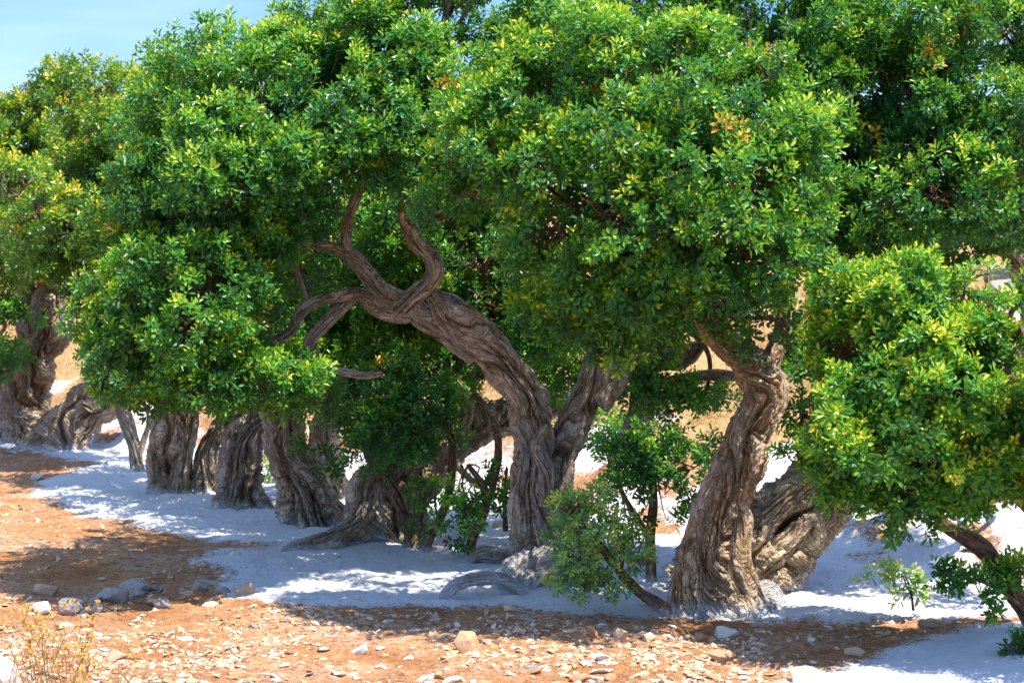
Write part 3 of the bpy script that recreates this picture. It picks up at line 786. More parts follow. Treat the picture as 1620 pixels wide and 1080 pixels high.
# ---- broad buttressed tree left of centre; its trunk bends right behind the fork
Y3 = GY(856)
mastic("squat tree with a broad folded trunk bending right behind the central tree", (600, 860),
    [([(608, 885, Y3, 97), (602, 850, Y3, 99), (612, 800, Y3, 92), (650, 748, Y3 + .1, 84), (700, 700, Y3 + .2, 74), (760, 668, Y3 + .3, 58), (820, 652, Y3 + .4, 49), (880, 632, Y3 + .5, 40), (930, 610, Y3 + .6, 35)],
      dict(BIG, seed=21.2, twist=0.9, ridge=0.75, flare=0.35)),
     ([(640, 850, Y3 - .05, 60), (650, 800, Y3 - .05, 40), (680, 740, Y3 - .02, 44), (715, 670, Y3 + .05, 40), (735, 600, Y3, 30), (760, 500, Y3, 24)], dict(MID, seed=23, flare=.2)),
     ([(430, 892, Y3 - .75, 14), (470, 874, Y3 - .65, 30), (520, 862, Y3 - .5, 38), (565, 838, Y3 - .25, 44), (600, 800, Y3 - .1, 40), (625, 760, Y3, 20)], dict(MID, seed=25, flare=0, ridge=.6)),
     ([(575, 870, Y3 - .1, 50), (570, 820, Y3 - .08, 44), (580, 770, Y3 - .02, 44), (610, 740, Y3 + .05, 24)], dict(MID, seed=27, flare=.1))],
    [(640, 390, 13.7, 60, 70), (720, 330, 13.6, 80, 70), (760, 410, 13.5, 75, 65), (700, 480, 13.9, 70, 60), (770, 480, 13.6, 70, 60), (840, 430, 13.7, 70, 60), (850, 520, 13.5, 75, 55), (890, 590, 13.9, 50, 45),
     (610, 470, 14.1, 80, 60), (530, 480, 14.2, 70, 60), (560, 380, 14.2, 80, 60), (610, 560, 13.9, 75, 55), (520, 570, 14.0, 60, 40), (690, 580, 13.8, 60, 50), (680, 350, 14.4, 130, 110), (800, 530, 14.3, 110, 70), (730, 240, 13.8, 80, 60)],
    limbs=[([(735, 600, Y3, 24), (680, 610, Y3 - .1, 14), (600, 640, Y3 - .2, 9)], BR), ([(725, 690, Y3, 16), (745, 640, Y3 - .1, 12), (720, 600, Y3 - .2, 9), (690, 560, Y3, 8)], BRS),
           ([(700, 700, Y3 - .1, 20), (722, 730, Y3 - .3, 12), (760, 770, Y3 - .4, 9), (790, 700, Y3 - .4, 12), (770, 640, Y3 - .2, 14), (730, 620, Y3, 10)], BRS)],
    auto_from=[(760, 500, Y3), (735, 600, Y3), (680, 480, Y3)], crown_kw=dict(age=0.03, orange=0.0060), grow_kw=dict(clump=.11), seed=5.0)

# hanging dark shrub growing in front of the broad trunk, on thin crossing stems
mastic("spindly shrub with crossing thin stems and dark leaves before the broad trunk", (655, 862),
    [([(655, 880, 13.3, 26), (650, 850, 13.3, 18), (632, 800, 13.3, 16), (600, 745, 13.25, 13), (580, 715, 13.2, 11), (575, 660, 13.2, 8)], dict(BR, seed=31)),
     ([(650, 870, 13.35, 24), (654, 830, 13.35, 20), (640, 780, 13.3, 16), (605, 740, 13.3, 13), (590, 700, 13.3, 10), (600, 650, 13.3, 8)], dict(BR, seed=32)),
     ([(668, 872, 13.2, 22), (682, 845, 13.2, 13), (705, 800, 13.2, 13), (714, 750, 13.2, 12), (716, 700, 13.2, 12), (700, 650, 13.2, 9)], dict(BR, seed=33))],
    [(560, 640, 13.1, 55, 40), (610, 620, 13.0, 60, 42), (660, 640, 13.0, 52, 40), (600, 675, 12.9, 55, 34), (545, 690, 13.1, 32, 34), (650, 690, 13.1, 40, 24), (520, 720, 13.2, 20, 22), (620, 720, 13.2, 20, 16)],
    mat=MAT_TWIG, auto_from=[(575, 660, 13.2), (600, 650, 13.3), (700, 650, 13.2)], name="mastic_shrub", cat="shrub", group=None, crown_kw=dict(age=-0.12, dens=.9), seed=6.0)

# ---- row of trees going away to the left
Y4 = GY(832)
mastic("tall fluted trunk with a flared whitish foot, left of the broad folded one", (490, 835),
    [([(500, 850, Y4, 79), (490, 815, Y4, 72), (474, 765, Y4, 62), (456, 720, Y4, 52), (448, 670, Y4, 51), (436, 620, Y4, 53), (425, 560, Y4, 43), (415, 450, Y4 + .2, 32)], dict(BIG, seed=41, twist=0.9, flare=.3, ridge=.75)),
     ([(545, 850, Y4 - .1, 22), (525, 820, Y4 - .1, 25), (500, 770, Y4 - .05, 25), (478, 720, Y4, 19), (470, 660, Y4, 15)], dict(MID, seed=42, flare=.2)),
     ([(495, 862, Y4 - .15, 36), (490, 820, Y4 - .12, 25), (484, 770, Y4 - .1, 19), (455, 690, Y4 - .08, 15)], dict(MID, seed=43, flare=.3))],
    [(460, 500, 14.6, 110, 70), (520, 600, 14.8, 60, 40), (400, 590, 15.0, 70, 40), (420, 380, 14.4, 120, 90, .42), (540, 400, 14.8, 90, 80, .42)], grow_kw=dict(clump=.12), crown_kw=dict(age=.05), seed=7.0)  # sparse hidden lobes added to cast ground shade, here and down the row
mastic("slim dark trunk standing behind the tall fluted one", (520, 790),
    [([(525, 800, 16.2, 60), (520, 760, 16.2, 44), (512, 700, 16.2, 40), (525, 640, 16.2, 38), (530, 560, 16.2, 30)], dict(MID, seed=45))],
    [(545, 560, 16.2, 60, 40), (580, 500, 16.2, 70, 60)], mat=MAT_BARK_GREY, grow_kw=dict(clump=.13), leaf=.052, seed=8.0)
Y5 = GY(806)
mastic("arching trunk with deep vertical flutes leaning right onto its neighbour", (385, 810),
    [([(386, 825, Y5, 65), (382, 785, Y5, 57), (378, 740, Y5, 52), (386, 700, Y5, 46), (410, 672, Y5 + .05, 38), (440, 655, Y5 + .1, 29), (470, 640, Y5 + .2, 25), (480, 560, Y5 + .3, 22)],
      dict(BIG, seed=51, twist=0.2, ridge=.85, flare=.22, strands=2.1))],
    [(450, 520, 15.8, 80, 60), (340, 600, 15.7, 60, 30), (400, 420, 16.2, 110, 80, .42), (340, 500, 15.4, 90, 60, .42)], mat=MAT_BARK_GREY, grow_kw=dict(clump=.13), leaf=.05, seed=9.0)
Y6 = GY(780)
mastic("stout braided double trunk, fourth standing trunk from the left edge", (285, 785),
    [([(280, 800, Y6, 70), (270, 765, Y6, 53), (268, 720, Y6, 51), (272, 670, Y6, 53), (282, 620, Y6, 47), (285, 560, Y6, 36), (290, 450, Y6, 26)], dict(BIG, seed=61, twist=1.8, ridge=.7, flare=.25)),
     ([(334, 800, Y6 - .05, 39), (325, 760, Y6, 30), (327, 715, Y6 + .05, 24), (344, 680, Y6 + .1, 23), (369, 640, Y6 + .2, 19), (379, 570, Y6 + .3, 16)], dict(MID, seed=62, flare=.3, ridge=.7)),
     ([(275, 800, Y6 - .12, 29), (285, 740, Y6 - .1, 22), (300, 690, Y6 - .08, 19), (305, 630, Y6 - .05, 19)], dict(MID, seed=63, flare=.2))],
    [(240, 222, 16.4, 60, 50), (300, 300, 16.6, 90, 70), (240, 400, 16.8, 60, 60), (380, 640, 16.8, 28, 38), (370, 690, 17.0, 18, 28), (300, 590, 16.5, 60, 30), (240, 500, 15.6, 90, 60, .4), (310, 440, 15.6, 100, 80, .42), (260, 560, 15.6, 60, 30, .42), (280, 400, 17.4, 90, 80, .42)], grow_kw=dict(clump=.13), leaf=.05, seed=10.0)
Y7 = GY(748)
mastic("thin forked young tree between the leaning and the braided trunks", (218, 750),
    [([(220, 765, Y7, 34), (216, 735, Y7, 20), (208, 690, Y7, 20), (194, 650, Y7, 22), (190, 610, Y7, 18), (185, 540, Y7, 14)], dict(BR, seed=71, around=80)),
     ([(216, 730, Y7, 10), (226, 700, Y7, 9), (236, 665, Y7, 7), (228, 640, Y7, 5)], dict(BRS, seed=72))],
    [(150, 440, 18.2, 40, 50), (200, 400, 18.3, 50, 40), (150, 530, 18.5, 20, 30), (265, 640, 17.6, 25, 20), (235, 560, 17.4, 60, 36, .42), (240, 480, 18.4, 70, 60, .42)], mat=MAT_BARK_GREY, grow_kw=dict(clump=.14), leaf=.052, seed=11.0)
Y8 = GY(716)
mastic("leaning tree with a ribbed whitish foot, bending right at the left of the grove", (105, 718),
    [([(88, 728, Y8, 72), (96, 700, Y8, 64), (112, 670, Y8, 60), (140, 645, Y8, 58), (172, 625, Y8, 54), (200, 600, Y8 + .1, 46), (210, 500, Y8 + .1, 38), (200, 400, Y8, 32), (185, 360, Y8 - .4, 30), (175, 280, Y8 - .3, 20)],
      dict(BIG, seed=81, twist=.7, ridge=.8, flare=.3)),
     ([(125, 728, Y8 - .15, 36), (122, 700, Y8 - .12, 30), (140, 670, Y8 - .1, 26), (180, 640, Y8 - .08, 20)], dict(MID, seed=82, flare=.2)),
     ([(215, 398, 18.2, 30), (195, 380, 18.2, 28), (175, 355, 18.3, 24), (172, 300, 18.4, 18)], dict(MID, seed=83, flare=0))],
    [(150, 150, 18.6, 45, 50), (200, 158, 18.4, 50, 50), (140, 220, 18.4, 55, 50), (195, 220, 18.2, 55, 55), (250, 170, 18.2, 50, 60), (120, 290, 18.3, 50, 50), (180, 300, 18.6, 50, 45), (230, 300, 18.7, 45, 50),
     (130, 370, 18.2, 50, 40), (90, 340, 18.0, 45, 45), (90, 400, 18.3, 55, 38), (60, 380, 18.1, 40, 40), (235, 380, 18.8, 40, 40), (110, 350, 17.0, 60, 45, .7), (175, 375, 17.0, 45, 40, .7), (60, 330, 16.8, 60, 50, .42), (20, 300, 16.4, 60, 50, .42), (60, 370, 17.5, 60, 38, .7)],
    leafmat=MAT_LEAF_WARM, grow_kw=dict(clump=.14), leaf=.054, crown_kw=dict(age=.04, orange=0.0120), seed=12.0, auto_from=[(175, 280, Y8 - .3), (200, 400, Y8)])
Y9 = GY(706)
mastic("upright trunk with bulging base nearest the left edge but one", (48, 708),
    [([(52, 722, Y9, 68), (50, 690, Y9, 62), (44, 650, Y9, 58), (44, 600, Y9, 58), (58, 560, Y9, 56), (76, 520, Y9, 60), (88, 480, Y9, 56), (90, 420, Y9, 40), (80, 340, Y9, 30)], dict(BIG, seed=91, twist=1.4, ridge=.75, flare=.22)),
     ([(60, 550, Y9 - .05, 40), (48, 510, Y9 - .05, 40), (38, 470, Y9, 34), (40, 380, Y9, 24)], dict(MID, seed=92, flare=0, holes=[(.42, -1.5, .08, .4, .42)])),
     ([(28, 720, Y9 - .1, 22), (26, 690, Y9 - .1, 16), (30, 650, Y9 - .05, 14), (38, 610, Y9, 12)], dict(MID, seed=93))],
    [(20, 210, 20.2, 60, 50), (80, 190, 20.0, 50, 50), (50, 260, 19.8, 60, 50), (-20, 280, 20, 50, 60), (10, 360, 19.5, 50, 45), (50, 400, 19.9, 60, 40), (0, 410, 19.6, 50, 40), (110, 160, 20.2, 45, 55)],
    leafmat=MAT_LEAF_WARM, grow_kw=dict(clump=.14), leaf=.054, crown_kw=dict(age=.07, orange=0.0090), seed=13.0, auto_from=[(80, 340, Y9), (40, 380, Y9)])
mastic("bushy tree cut off by the left edge of the grove", (-5, 700),
    [([(-8, 712, 21.2, 60), (-2, 680, 21.2, 44), (8, 640, 21.2, 40), (14, 600, 21.2, 36), (10, 540, 21.2, 30)], dict(MID, seed=95, ridge=.7))],
    [(-20, 560, 19.4, 50, 34), (5, 500, 19.4, 26, 24), (8, 560, 19.3, 18, 22)], mat=MAT_BARK, grow_kw=dict(clump=.13), leaf=.054, crown_kw=dict(age=-.05), seed=14.0)

# ---- trees standing behind, filling the upper part
mastic("tree behind the central crown, its dark boughs showing against the sky", (1008, 690),
    [([(1004, 700, 13.4, 34), (1008, 660, 13.3, 28), (1014, 610, 13.2, 26), (1020, 570, 13.1, 26), (1035, 500, 13, 24), (1030, 400, 13, 20), (1020, 250, 13, 18), (1000, 100, 13, 14)], dict(MID, seed=101, ridge=.5)),
     ([(1016, 575, 13.1, 28), (1050, 565, 13.1, 34), (1085, 560, 13.1, 30), (1110, 545, 13.1, 18)], dict(MID, seed=102, flare=0)),
     ([(1018, 605, 13.1, 12), (1060, 602, 13, 13), (1110, 594, 12.9, 15), (1150, 594, 12.8, 15), (1175, 600, 12.7, 12)], dict(BR, seed=103)),
     ([(1020, 560, 13, 14), (1050, 545, 12.9, 12), (1060, 530, 12.9, 10), (1058, 490, 12.9, 8)], dict(BRS, seed=104))],
    [(800, 90, 12.25, 70, 65), (880, 40, 12.15, 85, 65), (980, 10, 12.05, 90, 65), (1080, 20, 12.05, 85, 60), (1180, 30, 11.95, 85, 65), (1260, 60, 11.95, 80, 65), (1260, 140, 11.85, 75, 60),
     (820, 160, 12.05, 70, 50), (1300, -60, 12.25, 120, 60), (1310, 240, 12.05, 60, 60), (1050, 510, 12.75, 60, 40), (1010, 600, 12.85, 22, 50),
     (1060, 640, 12.95, 36, 24), (1115, 625, 12.95, 32, 18), (1330, 330, 12.25, 60, 60)],
    mat=MAT_BARK_GREY, auto_from=[(1000, 100, 13), (1030, 400, 13)], crown_kw=dict(orange=0.0060, age=.03), grow_kw=dict(clump=.11), seed=15.0)
mastic("large tree at the right edge behind the bush, with a grey bough over the rocks", (1640, 800),
    [([(1670, 760, 13.3, 60), (1650, 600, 13.2, 50), (1635, 470, 13.1, 40), (1605, 405, 13.0, 32), (1575, 365, 13.0, 26), (1570, 280, 13.0, 20), (1600, 150, 13, 16)], dict(MID, seed=111, ridge=.5)),
     ([(1640, 460, 13.1, 30), (1660, 380, 13.1, 26), (1660, 250, 13.1, 20)], dict(MID, seed=112, flare=0))],
    [(1610, 60, 12.40, 60, 60), (1600, 200, 11.90, 55, 55), (1610, 300, 11.80, 50, 50), (1600, 350, 12.10, 40, 30), (1660, 120, 12.30, 60, 60), (1680, 250, 12.00, 60, 70), (1630, 560, 11.30, 34, 45), (1640, 640, 11.10, 40, 50), (1560, -30, 12.30, 80, 50),
     (1650, 390, 11.90, 40, 40)],
    mat=MAT_BARK_GREY, auto_from=[(1600, 150, 13), (1570, 280, 13), (1660, 250, 13.1), (1640, 460, 13.1)], crown_kw=dict(age=-.02), seed=16.0)

# ---- round bush tree at the right, on a thin curved stem
YR = 10.35
mastic("young tree at the right with a dense round crown on a thin curved stem", (1650, 1020),
    [([(1662, 1035, YR, 40), (1640, 1000, YR, 27), (1618, 960, YR, 25), (1590, 915, YR, 26), (1560, 872, YR, 26), (1530, 850, YR, 24), (1492, 826, YR, 20), (1470, 780, YR, 20), (1450, 700, YR, 18), (1440, 600, YR, 14)], dict(BR, seed=121, around=110, step=.01, ridge=.32, flare=.2)),
     ([(1660, 830, YR + .2, 24), (1625, 800, YR + .2, 20), (1600, 775, YR + .2, 17), (1570, 720, YR + .1, 14)], dict(BR, seed=122, around=80))],
    [(1350, 480, 10.03, 57, 48), (1430, 465, 9.88, 64, 46), (1510, 480, 9.98, 57, 48), (1340, 550, 9.98, 53, 51), (1420, 540, 9.78, 69, 55), (1510, 550, 9.83, 60, 53),
     (1312, 672, 9.88, 44, 40), (1340, 640, 9.73, 63, 51), (1430, 625, 9.63, 72, 55), (1520, 630, 9.63, 66, 57), (1585, 670, 9.78, 48, 57),
     (1310, 720, 9.88, 46, 38), (1370, 715, 9.68, 66, 51), (1460, 715, 9.63, 72, 51), (1550, 720, 9.73, 60, 46), (1350, 765, 9.93, 55, 29), (1440, 775, 9.88, 60, 31), (1520, 770, 9.93, 46, 31), (1600, 740, 9.98, 41, 41),
     (1730, 600, 9.2, 90, 80, .8), (1770, 480, 9.1, 100, 70, .8), (1850, 640, 9.2, 100, 90, .8), (1690, 640, 9.9, 60, 70), (1740, 560, 10.0, 80, 80), (1700, 740, 9.8, 60, 50), (1430, 600, 10.18, 110, 110), (1420, 820, 9.88, 20, 20)],  # lobes past the right frame edge, added to shade the ground below
    mat=MAT_TWIG, auto_from=[(1440, 600, YR), (1450, 700, YR), (1570, 720, YR + .1)], crown_kw=dict(orange=0.0072, age=.10), grow_kw=dict(clump=.095), seed=17.0)

# ---- small shrubs
def shrub(label, base, stems, lobes, leafmat=MAT_LEAF, age=0.0, dens=1.0, leaf=.044, name="mastic_shrub", seed=20.0, clump=.085, sh=6, inner=.1):
    return mastic(label, base, [(s, dict(BRS, seed=seed + i, around=48, step=.012)) for i, s in enumerate(stems)], lobes, leafmat=leafmat, mat=MAT_TWIG, name=name, cat="shrub", group=None,
                  crown_kw=dict(age=age, dens=dens), leaf=leaf, grow_kw=dict(clump=clump, shoots=sh, inner=inner, jit=.18), seed=seed,
                  auto_from=[(s[-1][0], s[-1][1], s[-1][2]) for s in stems])
shrub("yellow-green leafy sucker bush on a bare leaning stem left of the golden trunk", (1060, 970),
      [[(1075, 985, 10.95, 22), (1050, 962, 10.9, 20), (1010, 935, 10.85, 17), (978, 900, 10.8, 14), (955, 870, 10.75, 12), (940, 840, 10.75, 7)],
       [(980, 905, 10.8, 9), (985, 870, 10.8, 7), (980, 850, 10.8, 5)]],
      [(905, 800, 10.64, 20, 18), (945, 792, 10.72, 16, 12), (890, 840, 10.80, 16, 18), (930, 835, 10.68, 22, 18), (975, 830, 10.76, 16, 14), (905, 880, 10.64, 20, 20), (945, 880, 10.72, 16, 16), (1000, 860, 10.80, 20, 16), (925, 925, 10.68, 22, 14), (965, 925, 10.76, 18, 14), (1015, 890, 10.64, 16, 16), (890, 915, 10.72, 12, 12)],
      leafmat=MAT_LEAF_PALE, age=.10, seed=21, clump=.055, leaf=.036, sh=4, dens=.75)
shrub("dark green rounded shrub between the forked and the golden trunks", (1030, 930),
      [[(1032, 945, 11.9, 18), (1030, 900, 11.9, 16), (1028, 850, 11.9, 15), (1034, 790, 11.85, 12), (1030, 740, 11.85, 8)],
       [(1028, 850, 11.9, 10), (990, 790, 11.8, 8), (970, 740, 11.8, 6)]],
      [(970, 700, 11.65, 22, 16), (1000, 730, 11.75, 28, 20), (1050, 710, 11.85, 24, 18), (1095, 740, 11.70, 26, 18), (1130, 712, 11.80, 18, 14), (985, 775, 11.65, 26, 18), (1045, 770, 11.75, 30, 20), (1090, 790, 11.85, 20, 14), (1010, 815, 11.70, 26, 16), (1055, 820, 11.80, 18, 12), (1000, 860, 11.65, 20, 14), (1030, 690, 11.75, 16, 12)],
      age=-.10, seed=22)
shrub("low green sprig growing out of the powder right of the crossing stems", (755, 870),
      [[(742, 885, 13.0, 18), (748, 850, 13.0, 14), (768, 805, 13.0, 14), (765, 770, 13.0, 12), (740, 735, 13.0, 7)], [(768, 800, 13, 12), (782, 760, 13, 10), (790, 715, 13, 9), (780, 670, 13, 5)]],
      [(735, 800, 12.8, 26, 22), (760, 840, 12.8, 24, 16), (735, 850, 12.9, 18, 14), (725, 790, 13.0, 16, 20)], dens=.6, sh=5, seed=23)
shrub("small leafy clump beside the left flank of the central trunk", (805, 830),
      [[(800, 840, 13.2, 8), (798, 790, 13.2, 6), (802, 740, 13.2, 4)]], [(795, 745, 13.1, 20, 22), (798, 785, 13.1, 20, 20)], dens=.7, sh=6, seed=24)
shrub("spray of green leaves on the broad trunk's right shoulder", (665, 830),
      [[(662, 840, 13.15, 8), (668, 810, 13.1, 6), (672, 780, 13.1, 4)]], [(680, 782, 13.0, 26, 16), (668, 820, 13.0, 18, 16)], dens=.6, sh=5, seed=25)
shrub("leafy twig hanging low in front of the thin curved stem", (1625, 985),
      [[(1620, 962, YR - .05, 7), (1585, 935, YR - .1, 6), (1540, 915, YR - .15, 4), (1500, 910, YR - .15, 3)], [(1585, 935, YR - .1, 5), (1565, 900, YR - .1, 3)]],
      [(1595, 930, YR - .1, 26, 24), (1560, 935, YR - .12, 22, 20), (1525, 918, YR - .15, 22, 16), (1610, 905, YR - .1, 24, 18), (1495, 910, YR - .15, 10, 10)], dens=.55, sh=5, seed=26, clump=.06, inner=0)
shrub("tiny sprig with drying yellow leaves over the white slope", (1440, 960),
      [[(1445, 965, 10.7, 4), (1440, 930, 10.7, 3), (1430, 905, 10.7, 2)]], [(1440, 935, 10.7, 14, 12), (1425, 910, 10.7, 12, 8)], leafmat=MAT_LEAF_PALE, age=.25, dens=.5, sh=3, seed=27, clump=.05, inner=0)
shrub("small twiggy sprig at the lower right corner of the dirt", (1600, 1050),
      [[(1640, 1062, 9.7, 6), (1600, 1045, 9.7, 5), (1565, 1050, 9.7, 3)], [(1610, 1050, 9.7, 4), (1595, 1020, 9.7, 3)]], [(1600, 1020, 9.7, 14, 12), (1600, 1048, 9.7, 22, 10), (1620, 1035, 9.7, 16, 12), (1565, 1050, 9.7, 8, 6)], age=-.1, dens=.5, sh=4, seed=28, clump=.05, inner=0)
shrub("sunlit green undergrowth showing under the arching fluted trunk", (425, 790),
      [[(425, 795, 17.4, 8), (425, 760, 17.4, 6), (428, 730, 17.4, 4)]], [(425, 750, 17.3, 20, 30), (415, 785, 17.3, 16, 14)], leafmat=MAT_LEAF_PALE, dens=.7, seed=29, leaf=.04)
shrub("bluish green shrub on the bank behind the forked trunk", (900, 740),
      [[(890, 740, 14.6, 8), (888, 700, 14.6, 6), (885, 670, 14.6, 4)]], [(885, 665, 14.5, 26, 24), (960, 690, 14.0, 30, 30), (890, 710, 14.4, 16, 20)], age=-.05, dens=.8, seed=30)

# ------------------------------------------------------------------ rocks
def rock_mesh(name, seed, mat, flat=0.6, sub=2, npts=15):
    rs = random.Random(seed)
    bm = bmesh.new()
    for i in range(npts):
        v = Vector((rs.gauss(0, 1), rs.gauss(0, 1), rs.gauss(0, 1))).normalized()
        v = Vector((v.x * rs.uniform(.75, 1.05), v.y * rs.uniform(.6, .9), v.z * flat * rs.uniform(.8, 1.05)))
        bm.verts.new(v)
    r = bmesh.ops.convex_hull(bm, input=bm.verts[:])
    bmesh.ops.delete(bm, geom=[g for g in set(r['geom_interior'] + r['geom_unused']) if isinstance(g, bmesh.types.BMVert)], context='VERTS')
    if sub:
        bmesh.ops.bevel(bm, geom=bm.edges[:], offset=0.06, segments=1, affect='EDGES', clamp_overlap=True)
        bmesh.ops.triangulate(bm, faces=bm.faces[:])
        bmesh.ops.subdivide_edges(bm, edges=bm.edges[:], cuts=sub, use_grid_fill=True)
        co = np.array([v.co[:] for v in bm.verts])
        d = 0.07 * fbm(co[:, 0] * 2.5 + seed, co[:, 1] * 2.5, co[:, 2] * 2.5, 3)
        for v, q in zip(bm.verts, d):
            v.co *= 1 + q
    me = bpy.data.meshes.new(name)
    bm.to_mesh(me); bm.free()
    me.materials.append(mat)
    return me
def put_rock(name, label, px, py, wpx, hpx, mat, seed, cat="rock", group=None, Y=None, z=None, flat=None, rot=0.0):
    if Y is None: Y = GY(py)
    s = M(wpx, Y) / 2 * 1.18
    hpx = hpx * 0.8
    hr = hpx / wpx
    me = rock_mesh(name, seed, mat, flat=hr, npts=14)
    o = bpy.data.objects.new(name, me)
    p = P(px, py, Y)
    zz = ground_z(p[0], p[1]) if z is None else z
    zs = [v.co.z for v in me.vertices]; top = max(zs)
    k = M(hpx, Y) / (s * (top - min(zs)) * 0.66)
    o.location = (p[0], p[1], zz + s * k * (-min(zs)) * 0.42)
    o.scale = (s, s, s * k)
    o.rotation_euler = (0, 0, rot)
    COL.objects.link(o)
    return tag(o, label, cat, group)
HR = [
 ("largest squarish tan rock at the middle of the stony foreground", 740, 1030, 48, 38, MAT_STONE, 1),
 ("pale wedge rock with a white top, left of the big squarish one", 566, 1032, 36, 22, MAT_STONE_WHITE, 2),
 ("upright pointed cream rock at the shadow's edge", 388, 942, 32, 26, MAT_STONE, 3),
 ("rounded grey-brown rock inside the left shadow", 318, 936, 30, 20, MAT_STONE_GREY, 4),
 ("dark grey angular boulder, right one of the shaded pile", 215, 938, 54, 26, MAT_STONE_GREY, 5),
 ("dark grey angular boulder, middle of the shaded pile", 178, 950, 56, 26, MAT_STONE_GREY, 6),
 ("bluish pointed boulder, left of the shaded pile", 112, 966, 52, 30, MAT_STONE_GREY, 7),
 ("pale flat boulder half in sun at the pile's left end", 72, 942, 40, 20, MAT_STONE, 8),
 ("white lit boulder beside the bluish pointed one", 66, 968, 38, 20, MAT_STONE_WHITE, 9),
 ("rust coloured rock right of the weeds", 138, 990, 24, 14, MAT_STONE_RED, 10),
 ("reddish rock under the shadow right of the squarish one", 935, 1012, 26, 20, MAT_STONE_RED, 11),
 ("cream rock at the powder's edge left of the leaning stem", 985, 1012, 32, 20, MAT_STONE, 12),
 ("jumbled tan rock beside the cream one", 1022, 1016, 30, 18, MAT_STONE, 13),
 ("long pale slab near the golden trunk's foot", 1145, 1002, 46, 20, MAT_STONE_WHITE, 14),
 ("brown rock next to the pale slab", 1105, 1012, 30, 14, MAT_STONE_RED, 15),
 ("small cream rock alone on the right dirt strip", 1284, 1014, 17, 10, MAT_STONE_WHITE, 16),
 ("flat cream rock at the right, just above the shade", 1350, 1032, 36, 14, MAT_STONE, 17),
 ("big half-shaded rock at the bottom right", 1275, 1082, 76, 26, MAT_STONE, 18),
 ("brown rock on the powder border right of the golden trunk", 1256, 992, 26, 14, MAT_STONE_RED, 19),
 ("flat orange rock on the powder border", 1328, 992, 28, 9, MAT_STONE_RED, 20),
 ("cream round rock on the border in front of the mound", 805, 974, 22, 16, MAT_STONE, 21),
 ("tan lumpy rock on the border left of the cream round one", 730, 974, 24, 13, MAT_STONE_RED, 22),
 ("broken dark-sided rock at the bottom centre", 920, 1078, 44, 18, MAT_STONE_RED, 23),
 ("big tan rock right of the bottom dark-sided one", 1140, 1050, 44, 22, MAT_STONE, 24),
 ("white rounded rock on the far left powder", 60, 764, 24, 12, MAT_STONE_WHITE, 25),
 ("reddish flat stone on the sunny rubble at the left", 212, 1004, 30, 10, MAT_STONE_RED, 26),
 ("large pale slab at the bottom left rubble", 185, 1046, 42, 16, MAT_STONE, 27),
 ("whitened rock on the powder tongue", 370, 890, 26, 12, MAT_STONE_WHITE, 28),
 ("bright white boulder cut off at the bottom left corner", 12, 1095, 60, 60, MAT_STONE_WHITE, 29),
]
for (lab, px, py, wp, hp, m, sd_) in HR:
    put_rock("rock", lab, px, py, wp, hp, m, 100 + sd_, rot=random.uniform(-.5, .5))
rs_ = random.Random(5)
for i in range(16):
    px, py = rs_.uniform(85, 360), rs_.uniform(934, 972)
    wq = rs_.uniform(18, 34)
    put_rock("rock", "grey-brown rubble rock heaped in the shaded pile at the left", px, py, wq, wq * rs_.uniform(.4, .62), rs_.choice([MAT_STONE_GREY, MAT_STONE_GREY, MAT_STONE, MAT_STONE_RED]), 150 + i,
             group="rubble rocks of the shaded pile", rot=rs_.uniform(0, 3))
# grey rocks on the bank at the right edge
def bank_rock(lab, px, py, Y, wp, hp, seed, mat=MAT_STONE_GREY):
    p = P(px, py, Y)
    put_rock("boulder", lab, px, py, wp, hp, mat, seed, cat="boulder", Y=Y, z=min(ground_z(p[0], p[1]), p[2] + .05))
# follow the hillside: distance where the view ray meets the bank
def hill_Y(px, py):
    for Y in np.arange(11, 40, 0.05):
        p = P(px, py, Y)
        if p[2] < float(hz(p[0], p[1])): return Y
    return 30.0
bank_rock("grey jagged limestone boulder on the bank at the right edge, upper", 1592, 448, hill_Y(1592, 455), 60, 40, 301)
bank_rock("light grey boulder under the jagged one on the bank", 1588, 478, hill_Y(1588, 480), 66, 40, 302)
bank_rock("low brown boulder at the bank's foot below the grey ones", 1600, 520, hill_Y(1600, 525), 60, 36, 303, MAT_STONE)
for i, (px, py, wq, hq, lab) in enumerate([(1160, 838, 60, 20, "half buried whitened boulder on the slope right of the dark shrub"), (800, 838, 44, 16, "whitened stone on the bank left of the central trunk"),
        (1270, 910, 34, 12, "small whitened rock on the slope right of the hollow trunk"), (1540, 870, 40, 12, "greyish stone on the white slope behind the thin stem"), (660, 720, 26, 12, "grey stone on the white bank between the trunks")]):
    Yh = hill_Y(px, py)
    put_rock("boulder", lab, px, py, wq, hq, MAT_STONE_WHITE, 310 + i, cat="boulder", Y=Yh)

